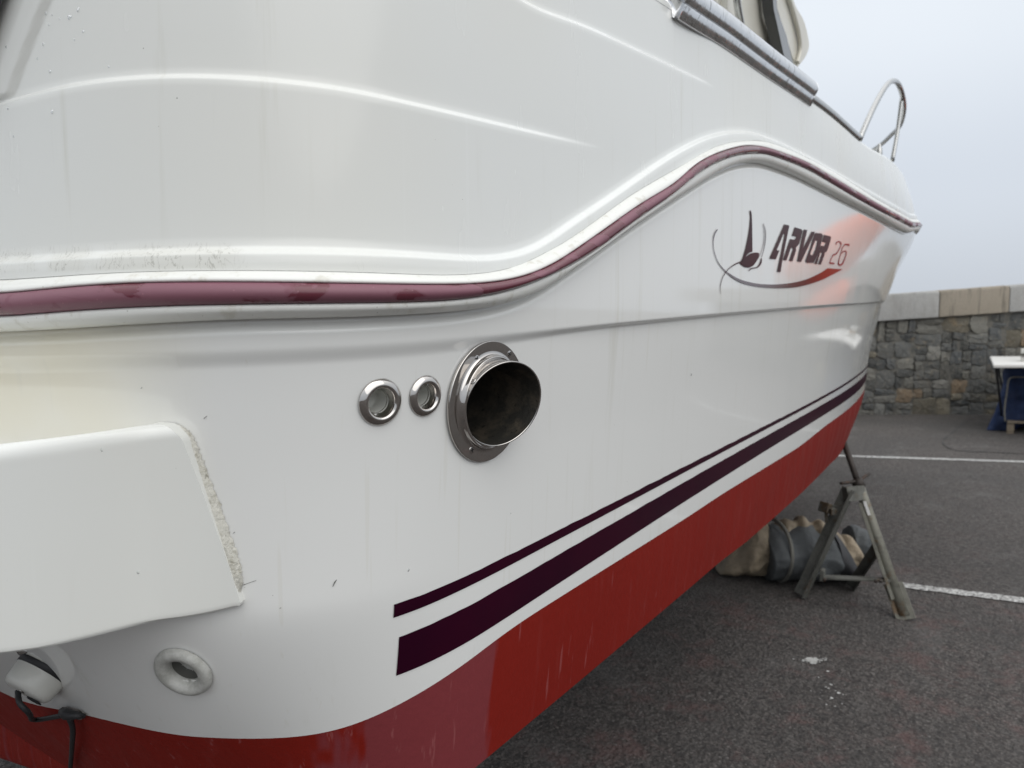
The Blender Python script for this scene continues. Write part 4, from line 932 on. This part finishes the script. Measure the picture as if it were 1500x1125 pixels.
tp_o=tarp(); tag(tp_o,'blue tarpaulin wrapped over a load standing under the white table','tarpaulin')
tube([tp(1476,9.19,.20),tp(1474,9.18,.34),tp(1476,9.18,.60),tp(1479,9.18,.76),tp(1496,9.18,.78),tp(1520,9.18,.75),tp(1560,9.18,.76)],.010,8,name='lashing_rope',mat=m_strap,parent=tp_o)
tag(tp_o,None,None)
pl=thing('wooden_pallet',tuple(tp(1500,9.6,0)),'grey timber pallet carrying the blue tarpaulin load','pallet')
def wood(name,base):
    g=M(name,base,.8); g.mix(g.ramp(g.noise(8,5,.7,sc=(1,8,8)),.4,.7,0,.8),tuple(c*.45 for c in base)); g.bump(g.noise(20,4,.7,sc=(1,8,8)),.4,.006); return g.m
m_wood=wood('weathered_timber',(.22,.18,.13))
Rw=Matrix((Vector(UR),Vector(VD),Vector((0,0,1)))).transposed(); pc=tp(1479,9.45,0)+UR*.6+VD*.32
for k in range(5):
    bm=bmesh.new(); box_bm(bm,Vector(pc)+Vector(VD)*(-.30+.15*k)+Vector((0,0,.150)),(1.2,.11,.018),Rw,.002); bmobj('deck_board',bm,m_wood,pl)
for u_ in (-.55,0,.55):
    for v_ in (-.3,.3):
        bm=bmesh.new(); box_bm(bm,Vector(pc)+Vector(UR)*u_+Vector(VD)*v_+Vector((0,0,.08)),(.10,.09,.10),Rw,.003); bmobj('block',bm,m_wood,pl)
for u_ in (-.55,0,.55):
    bm=bmesh.new(); box_bm(bm,Vector(pc)+Vector(UR)*u_+Vector((0,0,.014)),(.10,.72,.018),Rw,.002); bmobj('bottom_board',bm,m_wood,pl)
bx=tp(1477,9.3,zt_)+UR*.36+VD*.3
pkg=thing('stacked_packages',tuple(bx),'flat pale package resting on a tan cardboard box on the white table','package')
m_card=M('tan_cardboard',(.28,.19,.10),.8).m; m_pale=M('pale_package',(.42,.42,.39),.6).m
bm=bmesh.new(); box_bm(bm,Vector(bx)+Vector((0,0,.028)),(.42,.30,.054),Rw,.004); bmobj('lower_wrap',bm,m_pale,pkg)
bm=bmesh.new(); box_bm(bm,Vector(bx)+Vector(UR)*.02+Vector((0,0,.082)),(.36,.28,.05),Rw,.004); bmobj('cardboard_box',bm,m_card,pkg)
bm=bmesh.new(); box_bm(bm,Vector(bx)+Vector(UR)*-.005+Vector((0,0,.135)),(.42,.31,.052),Rw,.006); bmobj('upper_package',bm,m_pale,pkg)

# ---------------- orange buoys on a post, added unseen past the frame for the bow reflection ----------------
bp=thing('added_reflection_buoys',(8.9,-1.0,0),'pair of orange buoys on a steel post, added out of view to colour the bow reflection','buoys')
m_or=M('orange_buoy_rubber',(.85,.15,.045),.45).m
tube([(8.9,-1.0,0),(8.9,-1.0,2.75)],.035,12,name='post',mat=m_galv,parent=bp,sub=1)
tube([(8.9,-1.0,.0),(8.9,-1.0,.02)],[.22,.22],20,name='post_base',mat=m_galv,parent=bp,sub=1)
for (x,y,z,r) in ((8.86,-1.04,2.14,.33),(8.86,-.84,1.56,.23)):
    lathe([(.0005,r*1.0)]+[(r*math.sin(t)*(1+.0*t),r*math.cos(t)*1.12) for t in np.linspace(.12,math.pi-.1,22)]+[(.05,-r*1.22),(.001,-r*1.24)],(np.array([x,y,z]),np.array([1.,0,0]),np.array([0,1.,0]),np.array([0,0,1.])),28,'buoy',m_or,bp)
